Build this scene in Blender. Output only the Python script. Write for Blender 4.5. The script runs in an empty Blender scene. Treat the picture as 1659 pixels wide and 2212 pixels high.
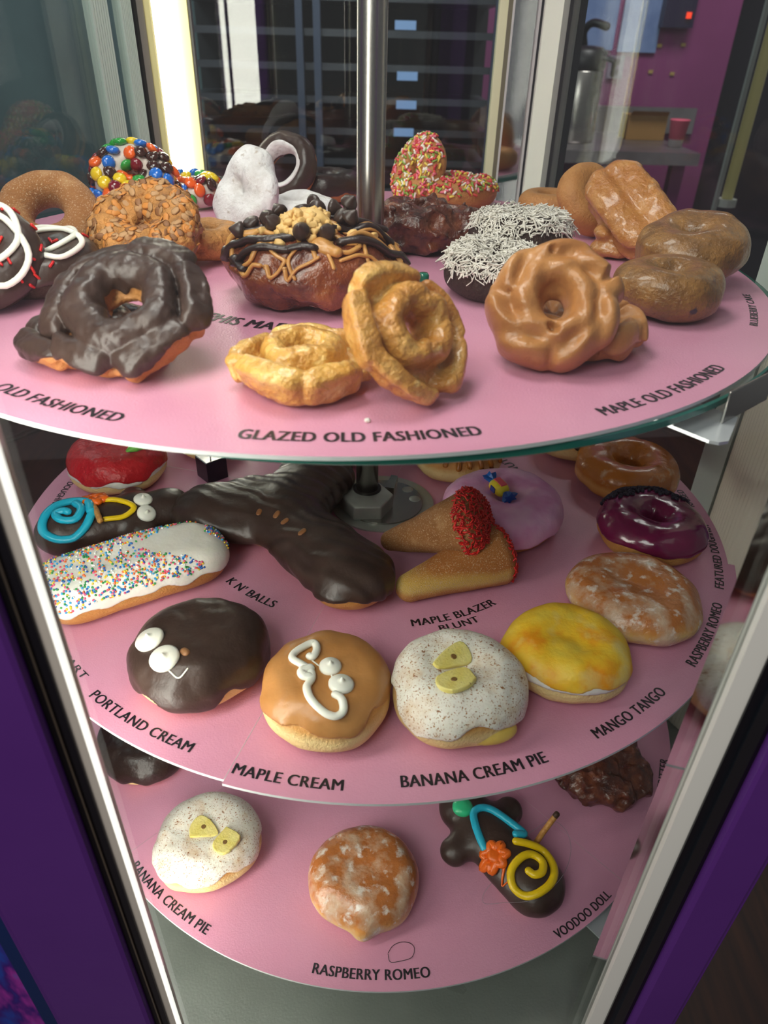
import bpy, bmesh, math, random
import numpy as np
from mathutils import Vector, Matrix
from mathutils.bvhtree import BVHTree

# ------------------------------------------------------------------ camera, world, light, exposure
SC = bpy.context.scene
COL = SC.collection
SC.view_settings.view_transform = 'Standard'
SC.view_settings.look = 'None'
SC.view_settings.exposure = 0.30
SC.view_settings.gamma = 1.0
SC.view_settings.use_curve_mapping = False
SC.cycles.max_bounces = 10
SC.cycles.transparent_max_bounces = 24
SC.cycles.glossy_bounces = 5
SC.cycles.sample_clamp_indirect = 6.0
SC.cycles.caustics_reflective = False
SC.cycles.caustics_refractive = False

cam_data = bpy.data.cameras.new('camera')
cam = bpy.data.objects.new('camera', cam_data)
COL.objects.link(cam)
cam_data.sensor_fit = 'VERTICAL'
cam_data.sensor_height = 36.0
cam_data.sensor_width = 27.0
cam_data.lens = 1537.16 / 2212 * 36.0
cam_data.clip_start = 0.01
cam_data.clip_end = 50
F_ = Vector((0.01156601, 0.83146282, -0.55545999))
R_ = Vector((0.9997374, 0.00137468, 0.02287468))
U_ = Vector((-0.01978303, 0.55557869, 0.83122858))
m = Matrix.Identity(4)
for i in range(3):
    m[i][0], m[i][1], m[i][2] = R_[i], U_[i], -F_[i]
m[0][3], m[1][3], m[2][3] = 0.00806, -0.5376, 1.5
cam.matrix_world = m
cam_data.dof.use_dof = True
cam_data.dof.focus_distance = 0.52
cam_data.dof.aperture_fstop = 11.0
SC.camera = cam

world = bpy.data.worlds.new('world')
SC.world = world
world.use_nodes = True
world.node_tree.nodes['Background'].inputs[0].default_value = (0.72, 0.68, 0.70, 1)
world.node_tree.nodes['Background'].inputs[1].default_value = 0.19


def area(name, loc, target, size, power, color, sy=None):
    d = bpy.data.lights.new(name, 'AREA')
    d.energy = power
    d.color = color
    d.size = size
    if sy:
        d.shape = 'RECTANGLE'
        d.size_y = sy
    o = bpy.data.objects.new(name, d)
    COL.objects.link(o)
    o.location = loc
    o.rotation_euler = (Vector(target) - Vector(loc)).to_track_quat('-Z', 'Y').to_euler()
    return o


LAMP_BACK = 8.0       # emission of the lit tube cover in the back left corner of the case
LAMP_FRONT = 10.5       # the tube behind the front left post
area('shop_ceiling_light', (-0.75, -1.5, 2.75), (0, -0.1, 1.2), 0.9, 20, (1.0, 0.95, 0.9), 0.9)
area('case_canopy_light', (-0.10, -0.10, 1.93), (0.0, -0.1, 1.2), 0.22, 2.2, (1.0, 0.95, 0.88), 0.22)
area('kitchen_light', (0.9, 1.7, 2.9), (0.9, 2.9, 1.2), 0.6, 18, (1.0, 0.92, 0.9), 0.6)
area('left_wall_fill', (-1.6, 1.4, 2.9), (-1.0, 2.8, 1.2), 0.6, 16, (0.9, 1.0, 1.0), 0.6)  # added fill, no visible source; brightens the back left wall

# ------------------------------------------------------------------ helpers
rng = np.random.default_rng(7)
random.seed(5)


def lin(h, a=1.0):
    h = h.lstrip('#')
    v = [int(h[i:i + 2], 16) / 255 for i in (0, 2, 4)]
    return tuple((x / 12.92 if x <= .04045 else ((x + .055) / 1.055) ** 2.4) for x in v) + (a,)


MATS = {}


def mat(name, stops=None, scale=60, detail=5, rough=.5, bump=0.0, bscale=400, bdetail=4, band=None, wob=.2, over=(),
        spec=.5, coat=0.0, sss=0.0, metal=0.0, vor=False, rvar=0.0, emit=None, estr=0.0, stretch=None, sheen=0.0):
    if name in MATS:
        return MATS[name]
    M = bpy.data.materials.new(name)
    M.use_nodes = True
    nt = M.node_tree
    N, L = nt.nodes, nt.links
    b = N['Principled BSDF']
    tc = N.new('ShaderNodeTexCoord')
    co = tc.outputs['Object']
    if stretch:
        mp = N.new('ShaderNodeMapping')
        mp.inputs['Scale'].default_value = stretch
        L.new(co, mp.inputs['Vector'])
        cs = mp.outputs[0]
    else:
        cs = co

    def noise(sc, dt=4, vec=None, rg=.55):
        n = N.new('ShaderNodeTexNoise')
        n.inputs['Scale'].default_value = sc
        n.inputs['Detail'].default_value = dt
        n.inputs['Roughness'].default_value = rg
        L.new(vec or cs, n.inputs['Vector'])
        return n.outputs['Fac']

    def ramp(fac, st):
        r = N.new('ShaderNodeValToRGB')
        e = r.color_ramp.elements
        while len(e) < len(st):
            e.new(0.5)
        for el, (p, c) in zip(e, st):
            el.position = p
            el.color = lin(c) if isinstance(c, str) else (c, c, c, 1)
        L.new(fac, r.inputs[0])
        return r.outputs[0]
    if band:
        lo, hi, st = band
        sx = N.new('ShaderNodeSeparateXYZ')
        L.new(co, sx.inputs[0])
        mr = N.new('ShaderNodeMapRange')
        mr.inputs['From Min'].default_value = lo
        mr.inputs['From Max'].default_value = hi
        L.new(sx.outputs['Z'], mr.inputs['Value'])
        nz = noise(scale, 3)
        ma = N.new('ShaderNodeMath')
        ma.operation = 'MULTIPLY_ADD'
        L.new(nz, ma.inputs[0])
        ma.inputs[1].default_value = wob
        ma.inputs[2].default_value = -wob / 2
        ad = N.new('ShaderNodeMath')
        ad.operation = 'ADD'
        L.new(ma.outputs[0], ad.inputs[0])
        L.new(mr.outputs[0], ad.inputs[1])
        colr = ramp(ad.outputs[0], st)
    elif stops and len(stops) > 1:
        colr = ramp(noise(scale, detail), stops)
    else:
        colr = None
    for (hexc, sc, lo, hi, dt) in over:
        mk = ramp(noise(sc, dt), [(lo, 0.0), (hi, 1.0)])
        mx = N.new('ShaderNodeMix')
        mx.data_type = 'RGBA'
        L.new(mk, mx.inputs['Factor'])
        if colr is None:
            mx.inputs['A'].default_value = lin(stops[0][1])
        else:
            L.new(colr, mx.inputs['A'])
        mx.inputs['B'].default_value = lin(hexc)
        colr = mx.outputs['Result']
    if colr is None:
        b.inputs['Base Color'].default_value = lin(stops[0][1])
    else:
        L.new(colr, b.inputs['Base Color'])
    b.inputs['Roughness'].default_value = rough
    if rvar:
        rr = N.new('ShaderNodeMapRange')
        rr.inputs['To Min'].default_value = max(rough - rvar, 0.02)
        rr.inputs['To Max'].default_value = rough + rvar
        L.new(noise(scale * 2, 3), rr.inputs['Value'])
        L.new(rr.outputs[0], b.inputs['Roughness'])
    b.inputs['Metallic'].default_value = metal
    b.inputs['Specular IOR Level'].default_value = spec
    b.inputs['Coat Weight'].default_value = coat
    b.inputs['Coat Roughness'].default_value = .12
    if sheen:
        b.inputs['Sheen Weight'].default_value = sheen
    if sss:
        b.inputs['Subsurface Weight'].default_value = sss
        b.inputs['Subsurface Radius'].default_value = (1, .6, .3)
        b.inputs['Subsurface Scale'].default_value = .004
    if emit:
        b.inputs['Emission Color'].default_value = lin(emit)
        b.inputs['Emission Strength'].default_value = estr
    if bump:
        bp = N.new('ShaderNodeBump')
        bp.inputs['Strength'].default_value = min(bump * 1.6, 1.0)
        bp.inputs['Distance'].default_value = .0022
        if vor:
            v = N.new('ShaderNodeTexVoronoi')
            v.inputs['Scale'].default_value = bscale
            L.new(cs, v.inputs['Vector'])
            L.new(v.outputs['Distance'], bp.inputs['Height'])
        else:
            L.new(noise(bscale, bdetail), bp.inputs['Height'])
        L.new(bp.outputs[0], b.inputs['Normal'])
    MATS[name] = M
    return M


def flat(name, hexc, rough=.5, **k):
    return mat(name, [(0, hexc)], rough=rough, **k)


def glass_mat(name, tint, k0=.05, k1=.85):
    M = bpy.data.materials.new(name)
    M.use_nodes = True
    nt = M.node_tree
    N, L = nt.nodes, nt.links
    N.clear()
    out = N.new('ShaderNodeOutputMaterial')
    tr = N.new('ShaderNodeBsdfTransparent')
    tr.inputs[0].default_value = tint
    gl = N.new('ShaderNodeBsdfGlossy')
    gl.inputs['Roughness'].default_value = 0.0
    lw = N.new('ShaderNodeLayerWeight')
    pw = N.new('ShaderNodeMath'); pw.operation = 'POWER'; pw.inputs[1].default_value = 5
    fc = N.new('ShaderNodeMath'); fc.operation = 'POWER'; fc.inputs[1].default_value = 1
    L.new(lw.outputs['Facing'], pw.inputs[0])
    ma = N.new('ShaderNodeMath'); ma.operation = 'MULTIPLY_ADD'; ma.inputs[1].default_value = k1; ma.inputs[2].default_value = k0
    L.new(pw.outputs[0], ma.inputs[0])
    mx = N.new('ShaderNodeMixShader')
    L.new(ma.outputs[0], mx.inputs[0]); L.new(tr.outputs[0], mx.inputs[1]); L.new(gl.outputs[0], mx.inputs[2])
    L.new(mx.outputs[0], out.inputs[0])
    MATS[name] = M
    return M


def mesh_np(name, V, Fq, mats, smooth=True, midx=None):
    V = np.asarray(V, np.float32)
    me = bpy.data.meshes.new(name)
    Fq = np.asarray(Fq, np.int32)
    n, k = Fq.shape
    me.vertices.add(len(V)); me.vertices.foreach_set('co', V.ravel())
    me.loops.add(n * k); me.loops.foreach_set('vertex_index', Fq.ravel())
    me.polygons.add(n)
    me.polygons.foreach_set('loop_start', np.arange(0, n * k, k, dtype=np.int32))
    for mm in (mats if isinstance(mats, (list, tuple)) else [mats]):
        me.materials.append(mm)
    me.polygons.foreach_set('use_smooth', np.full(n, smooth, dtype=bool))
    if midx is not None:
        me.polygons.foreach_set('material_index', np.asarray(midx, np.int32))
    me.update(calc_edges=True)
    me.validate()
    return me


def mesh_py(name, V, Fs, mats, smooth=False, midx=None):
    me = bpy.data.meshes.new(name)
    me.from_pydata([tuple(v) for v in V], [], Fs)
    for mm in (mats if isinstance(mats, (list, tuple)) else [mats]):
        me.materials.append(mm)
    me.polygons.foreach_set('use_smooth', [smooth] * len(Fs))
    if midx:
        me.polygons.foreach_set('material_index', midx)
    me.update()
    return me


def link(name, me, parent=None, label=None):
    o = bpy.data.objects.new(name, me)
    COL.objects.link(o)
    if parent:
        o.parent = parent
    if label:
        o['label'] = label
    return o


def tag(o, label, cat, group=None):
    o['label'] = label; o['category'] = cat
    if group:
        o['group'] = group
    return o


def empty(name, label, cat, loc=(0, 0, 0), group=None):
    o = bpy.data.objects.new(name, None)
    o.empty_display_size = .02
    COL.objects.link(o)
    o.location = loc
    return tag(o, label, cat, group)


def struct(name, me):
    o = link(name, me)
    o['kind'] = 'structure'
    return o


class MB:
    """collects simple solids for ONE mesh"""
    def __init__(s):
        s.V, s.F, s.mi = [], [], []

    def add(s, V, F, mi=0):
        o = len(s.V)
        s.V += [tuple(v) for v in V]
        s.F += [tuple(i + o for i in f) for f in F]
        s.mi += [mi] * len(F)
        return s

    def prism(s, poly, z0, z1, mi=0, top_mi=None):
        n = len(poly)
        ar = sum(poly[i][0] * poly[(i + 1) % n][1] - poly[(i + 1) % n][0] * poly[i][1] for i in range(n))
        if ar < 0:
            poly = poly[::-1]
        V = [(x, y, z0) for x, y in poly] + [(x, y, z1) for x, y in poly]
        s.add(V, [(i, (i + 1) % n, n + (i + 1) % n, n + i) for i in range(n)] + [tuple(range(n - 1, -1, -1))], mi)
        o = len(s.V) - 2 * n
        s.F.append(tuple(o + n + i for i in range(n))); s.mi.append(mi if top_mi is None else top_mi)
        return s

    def box(s, x0, x1, y0, y1, z0, z1, mi=0):
        return s.prism([(x0, y0), (x1, y0), (x1, y1), (x0, y1)], z0, z1, mi)

    def lathe(s, prof, n=24, c=(0, 0, 0), mi=0):
        V, F = [], []
        for r, z in prof:
            for k in range(n):
                a = 2 * math.pi * k / n
                V.append((c[0] + r * math.cos(a), c[1] + r * math.sin(a), c[2] + z))
        for j in range(len(prof) - 1):
            for k in range(n):
                k2 = (k + 1) % n
                F.append((j * n + k, j * n + k2, (j + 1) * n + k2, (j + 1) * n + k))
        F.append(tuple(range(n - 1, -1, -1)))
        F.append(tuple((len(prof) - 1) * n + k for k in range(n)))
        return s.add(V, F, mi)

    def mesh(s, name, mats, smooth=False):
        return mesh_py(name, s.V, s.F, mats, smooth, s.mi)

    def obj(s, name, mats, parent=None, smooth=False, label=None):
        return link(name, s.mesh(name, mats, smooth), parent, label)


def bevel(o, w=.002, seg=2, angle=.6):
    b = o.modifiers.new('bevel', 'BEVEL')
    b.width = w; b.segments = seg; b.limit_method = 'ANGLE'; b.angle_limit = angle
    return o


def catmull(P, n=8, closed=False):
    P = [np.array(p, float) for p in P]
    Q = [2 * P[0] - P[1]] + P + [2 * P[-1] - P[-2]]
    out = []
    for i in range(1, len(Q) - 2):
        for t in np.linspace(0, 1, n, endpoint=False):
            a, b, c, d = Q[i - 1], Q[i], Q[i + 1], Q[i + 2]
            out.append(.5 * (2 * b + (c - a) * t + (2 * a - 5 * b + 4 * c - d) * t * t + (3 * b - a - 3 * c + d) * t ** 3))
    out.append(P[-1])
    return np.array(out)


def tube_arrays(P, r, n=8, flat_=1.0):
    """round-ended tube along points P; r scalar or per point"""
    P = np.asarray(P, float)
    r = np.full(len(P), r) if np.isscalar(r) else np.asarray(r, float)
    T = np.gradient(P, axis=0)
    T /= np.linalg.norm(T, axis=1)[:, None] + 1e-12
    # caps
    P2, r2, T2 = [], [], []
    for s in (1, .8, .4):
        P2.append(P[0] - T[0] * r[0] * s * .9); r2.append(r[0] * math.sqrt(max(1 - s * s, .01))); T2.append(T[0])
    P2 += list(P); r2 += list(r); T2 += list(T)
    for s in (.4, .8, 1):
        P2.append(P[-1] + T[-1] * r[-1] * s * .9); r2.append(r[-1] * math.sqrt(max(1 - s * s, .01))); T2.append(T[-1])
    P2, r2, T2 = np.array(P2), np.array(r2), np.array(T2)
    up = np.array([0, 0, 1.0])
    V = []
    for p, rr, t in zip(P2, r2, T2):
        a = np.cross(t, up)
        if np.linalg.norm(a) < 1e-3:
            a = np.array([1.0, 0, 0])
        a /= np.linalg.norm(a); b = np.cross(a, t)
        for k in range(n):
            th = 2 * math.pi * k / n
            V.append(p + rr * (math.cos(th) * a + math.sin(th) * b * flat_))
    m_ = len(P2)
    F = [(j * n + k, j * n + (k + 1) % n, (j + 1) * n + (k + 1) % n, (j + 1) * n + k) for j in range(m_ - 1) for k in range(n)]
    return V, F


# ------------------------------------------------------------------ implicit surfaces (numpy) -> quads
TAB = np.random.default_rng(3).random((48, 48, 48)).astype(np.float32)


def vn(X, Y, Z, f, seed=0, oct_=1):
    out = 0.0; amp = 1.0; tot = 0.0
    for o in range(oct_):
        q = [np.asarray(A, np.float32) * f + 11.3 * (i + 1) + seed * 3.77 * (i + 1) for i, A in enumerate((X, Y, Z))]
        i0 = [np.floor(a).astype(int) for a in q]
        fr = [a - b for a, b in zip(q, i0)]
        fr = [a * a * (3 - 2 * a) for a in fr]
        v = 0.0
        for dx in (0, 1):
            for dy in (0, 1):
                for dz in (0, 1):
                    w = (fr[0] if dx else 1 - fr[0]) * (fr[1] if dy else 1 - fr[1]) * (fr[2] if dz else 1 - fr[2])
                    v = v + w * TAB[(i0[0] + dx) % 48, (i0[1] + dy) % 48, (i0[2] + dz) % 48]
        out = out + amp * (v * 2 - 1); tot += amp
        amp *= .5; f *= 2.03
    return out / tot


def smin(a, b, k):
    h = np.clip(.5 + .5 * (b - a) / k, 0, 1)
    return b + (a - b) * h - k * h * (1 - h)


def smax(a, b, k):
    return -smin(-a, -b, k)


def surfnet(f, lo, hi, step):
    lo, hi = np.array(lo, float), np.array(hi, float)
    n = np.maximum(np.ceil((hi - lo) / step).astype(int) + 1, 4)
    ax = [lo[i] + step * np.arange(n[i]) for i in range(3)]
    X, Y, Z = np.meshgrid(*[a.astype(np.float32) for a in ax], indexing='ij')
    D = np.asarray(f(X, Y, Z), np.float32)
    S = D < 0
    c = tuple(n - 1)
    acc = np.zeros(c + (3,), np.float32); cnt = np.zeros(c, np.int32)
    sl = lambda d: slice(d, None if d else -1)
    for a in range(3):
        for u in (0, 1):
            for v in (0, 1):
                o0 = [0, 0, 0]; o1 = [0, 0, 0]
                b, d = [i for i in range(3) if i != a]
                o0[b] = o1[b] = u; o0[d] = o1[d] = v; o1[a] = 1
                A = D[sl(o0[0]), sl(o0[1]), sl(o0[2])]; B = D[sl(o1[0]), sl(o1[1]), sl(o1[2])]
                mk = (A < 0) != (B < 0)
                t = np.where(mk, A / np.where(mk, A - B, 1), 0)
                cnt += mk
                for i in range(3):
                    acc[..., i] += mk * ((t if i == a else 0) + o0[i])
    mk = cnt > 0
    idx = -np.ones(c, np.int64); idx[mk] = np.arange(mk.sum())
    cell = np.argwhere(mk)
    V = (cell + acc[mk] / cnt[mk][:, None]) * step + lo
    Fs = []
    for a in range(3):
        b, d = [(1, 2), (2, 0), (0, 1)][a]
        s0 = [slice(None)] * 3; s1 = [slice(None)] * 3
        s0[a] = slice(0, -1); s1[a] = slice(1, None)
        for q in (b, d):
            s0[q] = slice(1, -1); s1[q] = slice(1, -1)
        A = S[tuple(s0)]; B = S[tuple(s1)]
        E = np.argwhere(A != B)
        if not len(E):
            continue
        inside = A[tuple(E.T)]
        base = E.copy(); base[:, b] += 1; base[:, d] += 1
        g = []
        for ub, ud in ((1, 1), (0, 1), (0, 0), (1, 0)):
            q = base.copy(); q[:, b] -= ub; q[:, d] -= ud
            g.append(idx[tuple(q.T)])
        Q = np.stack(g, 1)
        Q[~inside] = Q[~inside][:, ::-1]
        Fs.append(Q)
    return V, np.concatenate(Fs)


# shapes
def f_pillow(r, h, ry=None, dome=.22, e=.40, wob=.0015, seed=0, dent=0.0, foot=.12):
    ry = ry or r
    def f(X, Y, Z):
        q = np.hypot(X, Y * (r / ry))
        th = np.arctan2(Y, X)
        q = q - .03 * r * np.sin(2 * th + seed) - .018 * r * np.sin(3 * th + 2.1 * seed)
        q = q + foot * r * np.clip(Z / h - .22, 0, 1)
        hz = h / 2 * (1 - dome * np.clip(q / r, 0, 1.2) ** 2)
        ee = e * h
        a = q - (r - ee); b = np.abs(Z - h / 2 * (1 - .3 * dome * np.clip(q / r, 0, 1) ** 2)) - (hz - ee * .98)
        d = np.hypot(np.maximum(a, 0), np.maximum(b, 0)) - ee + np.minimum(np.maximum(a, b), 0)
        if dent:
            d = d + dent * np.exp(-(q / (.45 * r)) ** 2) * (Z > h / 2)
        return d + wob * vn(X, Y, Z, 45, seed, 2)
    return f


def f_ring(r, h, hole=.3, seed=0, wob=.0015, p=2.2):
    ro, ri = r, r * hole
    Rm, a, b = (ro + ri) / 2, (ro - ri) / 2, h / 2
    def f(X, Y, Z):
        th = np.arctan2(Y, X)
        q = np.hypot(X, Y) - .02 * r * np.sin(2 * th + seed) - .015 * r * np.sin(3 * th + seed)
        u = (np.abs((q - Rm) / a) ** p + np.abs((Z - b) / b) ** p) ** (1 / p)
        return (u - 1) * min(a, b) + wob * vn(X, Y, Z, 50, seed, 2)
    return f


def f_capsule(p0, p1, r0, r1, zs=1.0):
    p0, p1 = np.array(p0, float), np.array(p1, float)
    s = np.array([1, 1, 1 / zs])
    a, b = p0 * s, p1 * s
    def f(X, Y, Z):
        P = np.stack([X, Y, Z / zs], -1)
        pa = P - a; ba = b - a
        t = np.clip((pa @ ba) / (ba @ ba), 0, 1)
        return np.linalg.norm(pa - t[..., None] * ba, axis=-1) - (r0 + (r1 - r0) * t)
    return f


def f_oldfash(R, h, n=6, seed=0, relief=1.0, hole=.2):
    """raised inner ring, deep crack, then broken slab-like petals that lean outwards"""
    g = np.random.default_rng(seed + 100)
    cen = np.linspace(0, 2 * np.pi, n, endpoint=False) + g.uniform(-.16, .16, n)
    ln = R * (2.55 / n) * g.uniform(.86, 1.12, n)
    r0s = R * g.uniform(.74, .82, n)
    tl = np.radians(g.uniform(14, 34, n)) * relief
    yaw = g.uniform(-.16, .16, n)
    hh = h * g.uniform(.34, .46, n)
    wd = R * g.uniform(.125, .165, n)
    ri = R * (hole + .19)
    def f(X, Y, Z):
        q = np.hypot(X, Y); th = np.arctan2(Y, X)
        rr = ri * (1 + .07 * np.sin(2 * th + seed) + .05 * np.sin(5 * th + seed))
        inner = (((np.abs(q - rr) / (.20 * R)) ** 2.3 + (np.abs(Z - h * .56) / (h * .47)) ** 2.3) ** (1 / 2.3) - 1) * min(.20 * R, h * .47)
        d = np.full_like(X, 9.0)
        for c, L, r0, t, yw, hz, w in zip(cen, ln, r0s, tl, yaw, hh, wd):
            u = X * np.cos(c) + Y * np.sin(c) - r0
            v = -X * np.sin(c) + Y * np.cos(c)
            u, v = u * np.cos(yw) + v * np.sin(yw), -u * np.sin(yw) + v * np.cos(yw)
            u = u + .22 * v * v / R
            z = Z - h * .44
            a = u * np.cos(t) - z * np.sin(t); b = u * np.sin(t) + z * np.cos(t)
            e = .0032
            qx = np.abs(a) - (w - e); qy = np.abs(v) - (L - e); qz = np.abs(b) - (hz * (1 - .25 * (v / L) ** 2) - e)
            bx = np.sqrt(np.maximum(qx, 0) ** 2 + np.maximum(qy, 0) ** 2 + np.maximum(qz, 0) ** 2) + np.minimum(np.maximum(np.maximum(qx, qy), qz), 0) - e
            d = smin(d, bx, .0012)
        base = (np.hypot((q - .55 * R) / (.33 * R), (Z - h * .24) / (h * .24)) - 1) * min(.3 * R, h * .24)
        d = smin(smin(inner, d, .0012), base, .0025)
        d = smax(d, -Z, .002)
        ridge = 1 - np.abs(vn(X, Y, Z, 95, seed + 3, 2)) * 2
        return d + .0010 * vn(X, Y, Z, 150, seed, 3) + .0016 * vn(X, Y, Z, 42, seed, 2) + .0009 * np.maximum(ridge - .55, 0)
    return f


def f_oldround(R, h, n=5, seed=0, hole=.28):
    """smoother old fashioned ring: round rim of overlapping arcs, ridges and small tears"""
    g = np.random.default_rng(seed + 100)
    cen = np.linspace(0, 2 * np.pi, n, endpoint=False) + g.uniform(-.2, .2, n)
    wid = np.pi / n * g.uniform(.78, .98, n)
    rad = R * g.uniform(.77, .81, n)
    ri = R * (hole + .18)
    def f(X, Y, Z):
        q = np.hypot(X, Y); th = np.arctan2(Y, X)
        inner = (np.hypot((q - ri * (1 + .08 * np.sin(2 * th + seed))) / (.19 * R), (Z - h * .55) / (h * .45)) - 1) * min(.19 * R, h * .45)
        d = np.full_like(X, 9.0)
        for c, w, r0 in zip(cen, wid, rad):
            dl = (th - c + np.pi) % (2 * np.pi) - np.pi
            cl = np.clip(dl, -w, w)
            dd = np.hypot(X - r0 * np.cos(c + cl), Y - r0 * np.sin(c + cl))
            zz = h * .46 + (q - r0) * .2
            d = smin(d, (np.sqrt((dd / (.205 * R)) ** 2 + ((Z - zz) / (h * .44)) ** 2) - 1) * min(.2 * R, h * .44), .0015)
        base = (np.hypot((q - .58 * R) / (.34 * R), (Z - h * .32) / (h * .32)) - 1) * min(.3 * R, h * .32)
        d = smin(smin(inner, d, .0028), base, .003)
        rid = np.sin(7 * th + 14 * q / R + seed) * np.clip((q / R - hole) * 2, 0, 1)
        tear = np.maximum(vn(X, Y, X * 0, 70, seed + 9) - .46, 0) * .03
        return smax(d, -Z, .002) + .0009 * rid + .0012 * vn(X, Y, Z, 50, seed, 2) + tear
    return f


def f_bar(L, w, h, seed=0, wob=.0015, e=.45):
    def f(X, Y, Z):
        ee = min(w, h) * e
        rr = w * .42
        qx, qy = np.abs(X) - (L / 2 - rr), np.abs(Y) - (w / 2 - rr)
        pl = np.hypot(np.maximum(qx, 0), np.maximum(qy, 0)) + np.minimum(np.maximum(qx, qy), 0) - rr
        hz = h / 2 * (1 - .10 * (X / (L / 2)) ** 2)
        a = pl + ee; b = np.abs(Z - hz) - (hz - ee)
        return np.hypot(np.maximum(a, 0), np.maximum(b, 0)) - ee + np.minimum(np.maximum(a, b), 0) + wob * vn(X, Y, Z, 45, seed, 2)
    return f


def f_lumps(base, amp, freq, seed=0, oct_=2):
    def f(X, Y, Z):
        n_ = vn(X, Y, Z, freq, seed, oct_)
        m_ = np.abs(vn(X, Y, Z, freq * .8, seed + 5, 2))
        return base(X, Y, Z) + amp * n_ - amp * 1.2 * (.3 - m_)
    return f


def f_icing(base, th, zc, amp=.003, freq=7, seed=0, k=.0016, under=True):
    """shell over the top of base: body grown by th, cut below a wavy drip line"""
    def f(X, Y, Z):
        an = np.arctan2(Y, X)
        cut = zc + amp * (np.sin(freq * an + seed) * .5 + np.sin((freq * 2 + 1) * an + 2 * seed) * .3 + .7 * vn(X, Y, X * 0, 60, seed))
        d = smax(base(X, Y, Z) - th, cut - Z, k)
        return d + .0007 * vn(X, Y, Z, 100, seed + 2, 2)
    return f


Z1, Z2, Z3 = 1.35897, 1.15019, 0.92566
ZT = {1: Z1, 2: Z2, 3: Z3}


def basis(az, tilt, spin=0.0):
    a = math.radians(az)
    d = Vector((math.sin(a), -math.cos(a), 0))
    axis = Vector((0, 0, 1)).cross(d)
    return Matrix.Rotation(math.radians(tilt), 4, axis) @ Matrix.Rotation(math.radians(spin), 4, 'Z')


class Pastry:
    def __init__(s, name, label, cat, tier, x, y, group=None, tilt=0, az=0, spin=0, lift=0.0, zc=0.0):
        s.e = empty(name, label, cat, (x, y, ZT[tier]), group)
        s.B = basis(az, tilt, spin)
        s.zc = zc                     # local height of the pivot for leaning ones
        s.tier, s.x, s.y, s.lift = tier, x, y, lift
        s.zmin = 1e9
        s.surf = None

    def solid(s, name, f, ext, step, m_, parent=None, label=None, main=True, lo=None):
        lo_ = lo or (-ext[0], -ext[1], -.006)
        V, Q = surfnet(f, lo_, (ext[0], ext[1], ext[2]), step)
        me = mesh_np(name, V, Q, m_)
        o = link(name, me, parent or s.e, label)
        if main:
            s.surf = (V, Q)
            s.bvh = BVHTree.FromPolygons([Vector(v) for v in V], Q.tolist())
            W = (np.array(s.B.to_3x3()) @ (V - [0, 0, s.zc]).T).T
            s.zmin = min(s.zmin, W[:, 2].min())
        return o

    def settle(s):
        s.e.matrix_world = Matrix.Translation((s.x, s.y, ZT[s.tier] - s.zmin + s.lift + .0004)) @ s.B @ Matrix.Translation((0, 0, -s.zc))
        return s

    def drop(s, x, y, up=.2):
        h = s.bvh.ray_cast(Vector((x, y, up)), Vector((0, 0, -1)))
        if h[0] is None:
            h = s.bvh.find_nearest(Vector((x, y, .03)))
        return h[0], h[1]

    def pipe(s, name, pts, r, m_, parent=None, mm=True, sink=.3, flat_=.8, smooth=6, label=None, n=8):
        k = .001 if mm else 1
        C = catmull([np.array(p[:2]) * k for p in pts], smooth)
        P = []
        for x, y in C:
            h, nn = s.drop(x, y)
            rr = r if np.isscalar(r) else max(r)
            P.append(np.array(h) + np.array(nn) * rr * (1 - sink) * flat_)
        P = np.array(P)
        if len(P) > 4:
            P[1:-1] = (P[:-2] + 2 * P[1:-1] + P[2:]) / 4
        rr = r if np.isscalar(r) else np.interp(np.linspace(0, 1, len(P)), np.linspace(0, 1, len(r)), r)
        V, F = tube_arrays(P, rr, n, flat_)
        return link(name, mesh_py(name, V, F, m_, True), parent or s.e, label)

    def place(s, o, x, y, tilt_n=True, sink=0.0, spin=0.0, up=0.0, post=None):
        h, nn = s.drop(x, y)
        q = nn.to_track_quat('Z', 'Y').to_matrix().to_4x4() if tilt_n else Matrix.Identity(4)
        o.parent = s.e
        o.matrix_local = Matrix.Translation(h - nn * sink + Vector((0, 0, up))) @ q @ Matrix.Rotation(spin, 4, 'Z') @ (post or Matrix.Identity(4))
        return o

    def scatter(s, n, cond, seed=0):
        V, Q = s.surf
        C = V[Q].mean(1)
        Nn = np.cross(V[Q[:, 2]] - V[Q[:, 0]], V[Q[:, 3]] - V[Q[:, 1]])
        Nn /= np.linalg.norm(Nn, axis=1)[:, None] + 1e-12
        ok = np.where(cond(C, Nn))[0]
        g = np.random.default_rng(seed)
        pick = g.choice(ok, n, replace=len(ok) < n)
        return C[pick], Nn[pick], g


def tmpl_rod(L, r, n=6):
    V, F = [], []
    for z, rr in ((-L / 2, r * .55), (-L / 2 + r * .5, r), (L / 2 - r * .5, r), (L / 2, r * .55)):
        for k in range(n):
            a = 2 * math.pi * k / n
            V.append((rr * math.cos(a), rr * math.sin(a), z))
    for j in range(3):
        for k in range(n):
            F.append((j * n + k, j * n + (k + 1) % n, (j + 1) * n + (k + 1) % n, (j + 1) * n + k))
    for a in (0, 18):
        q = [(a + 0, a + 5, a + 4, a + 3), (a + 0, a + 3, a + 2, a + 1)]
        F += q if a == 0 else [f[::-1] for f in q]
    return np.array(V), np.array(F)


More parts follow.
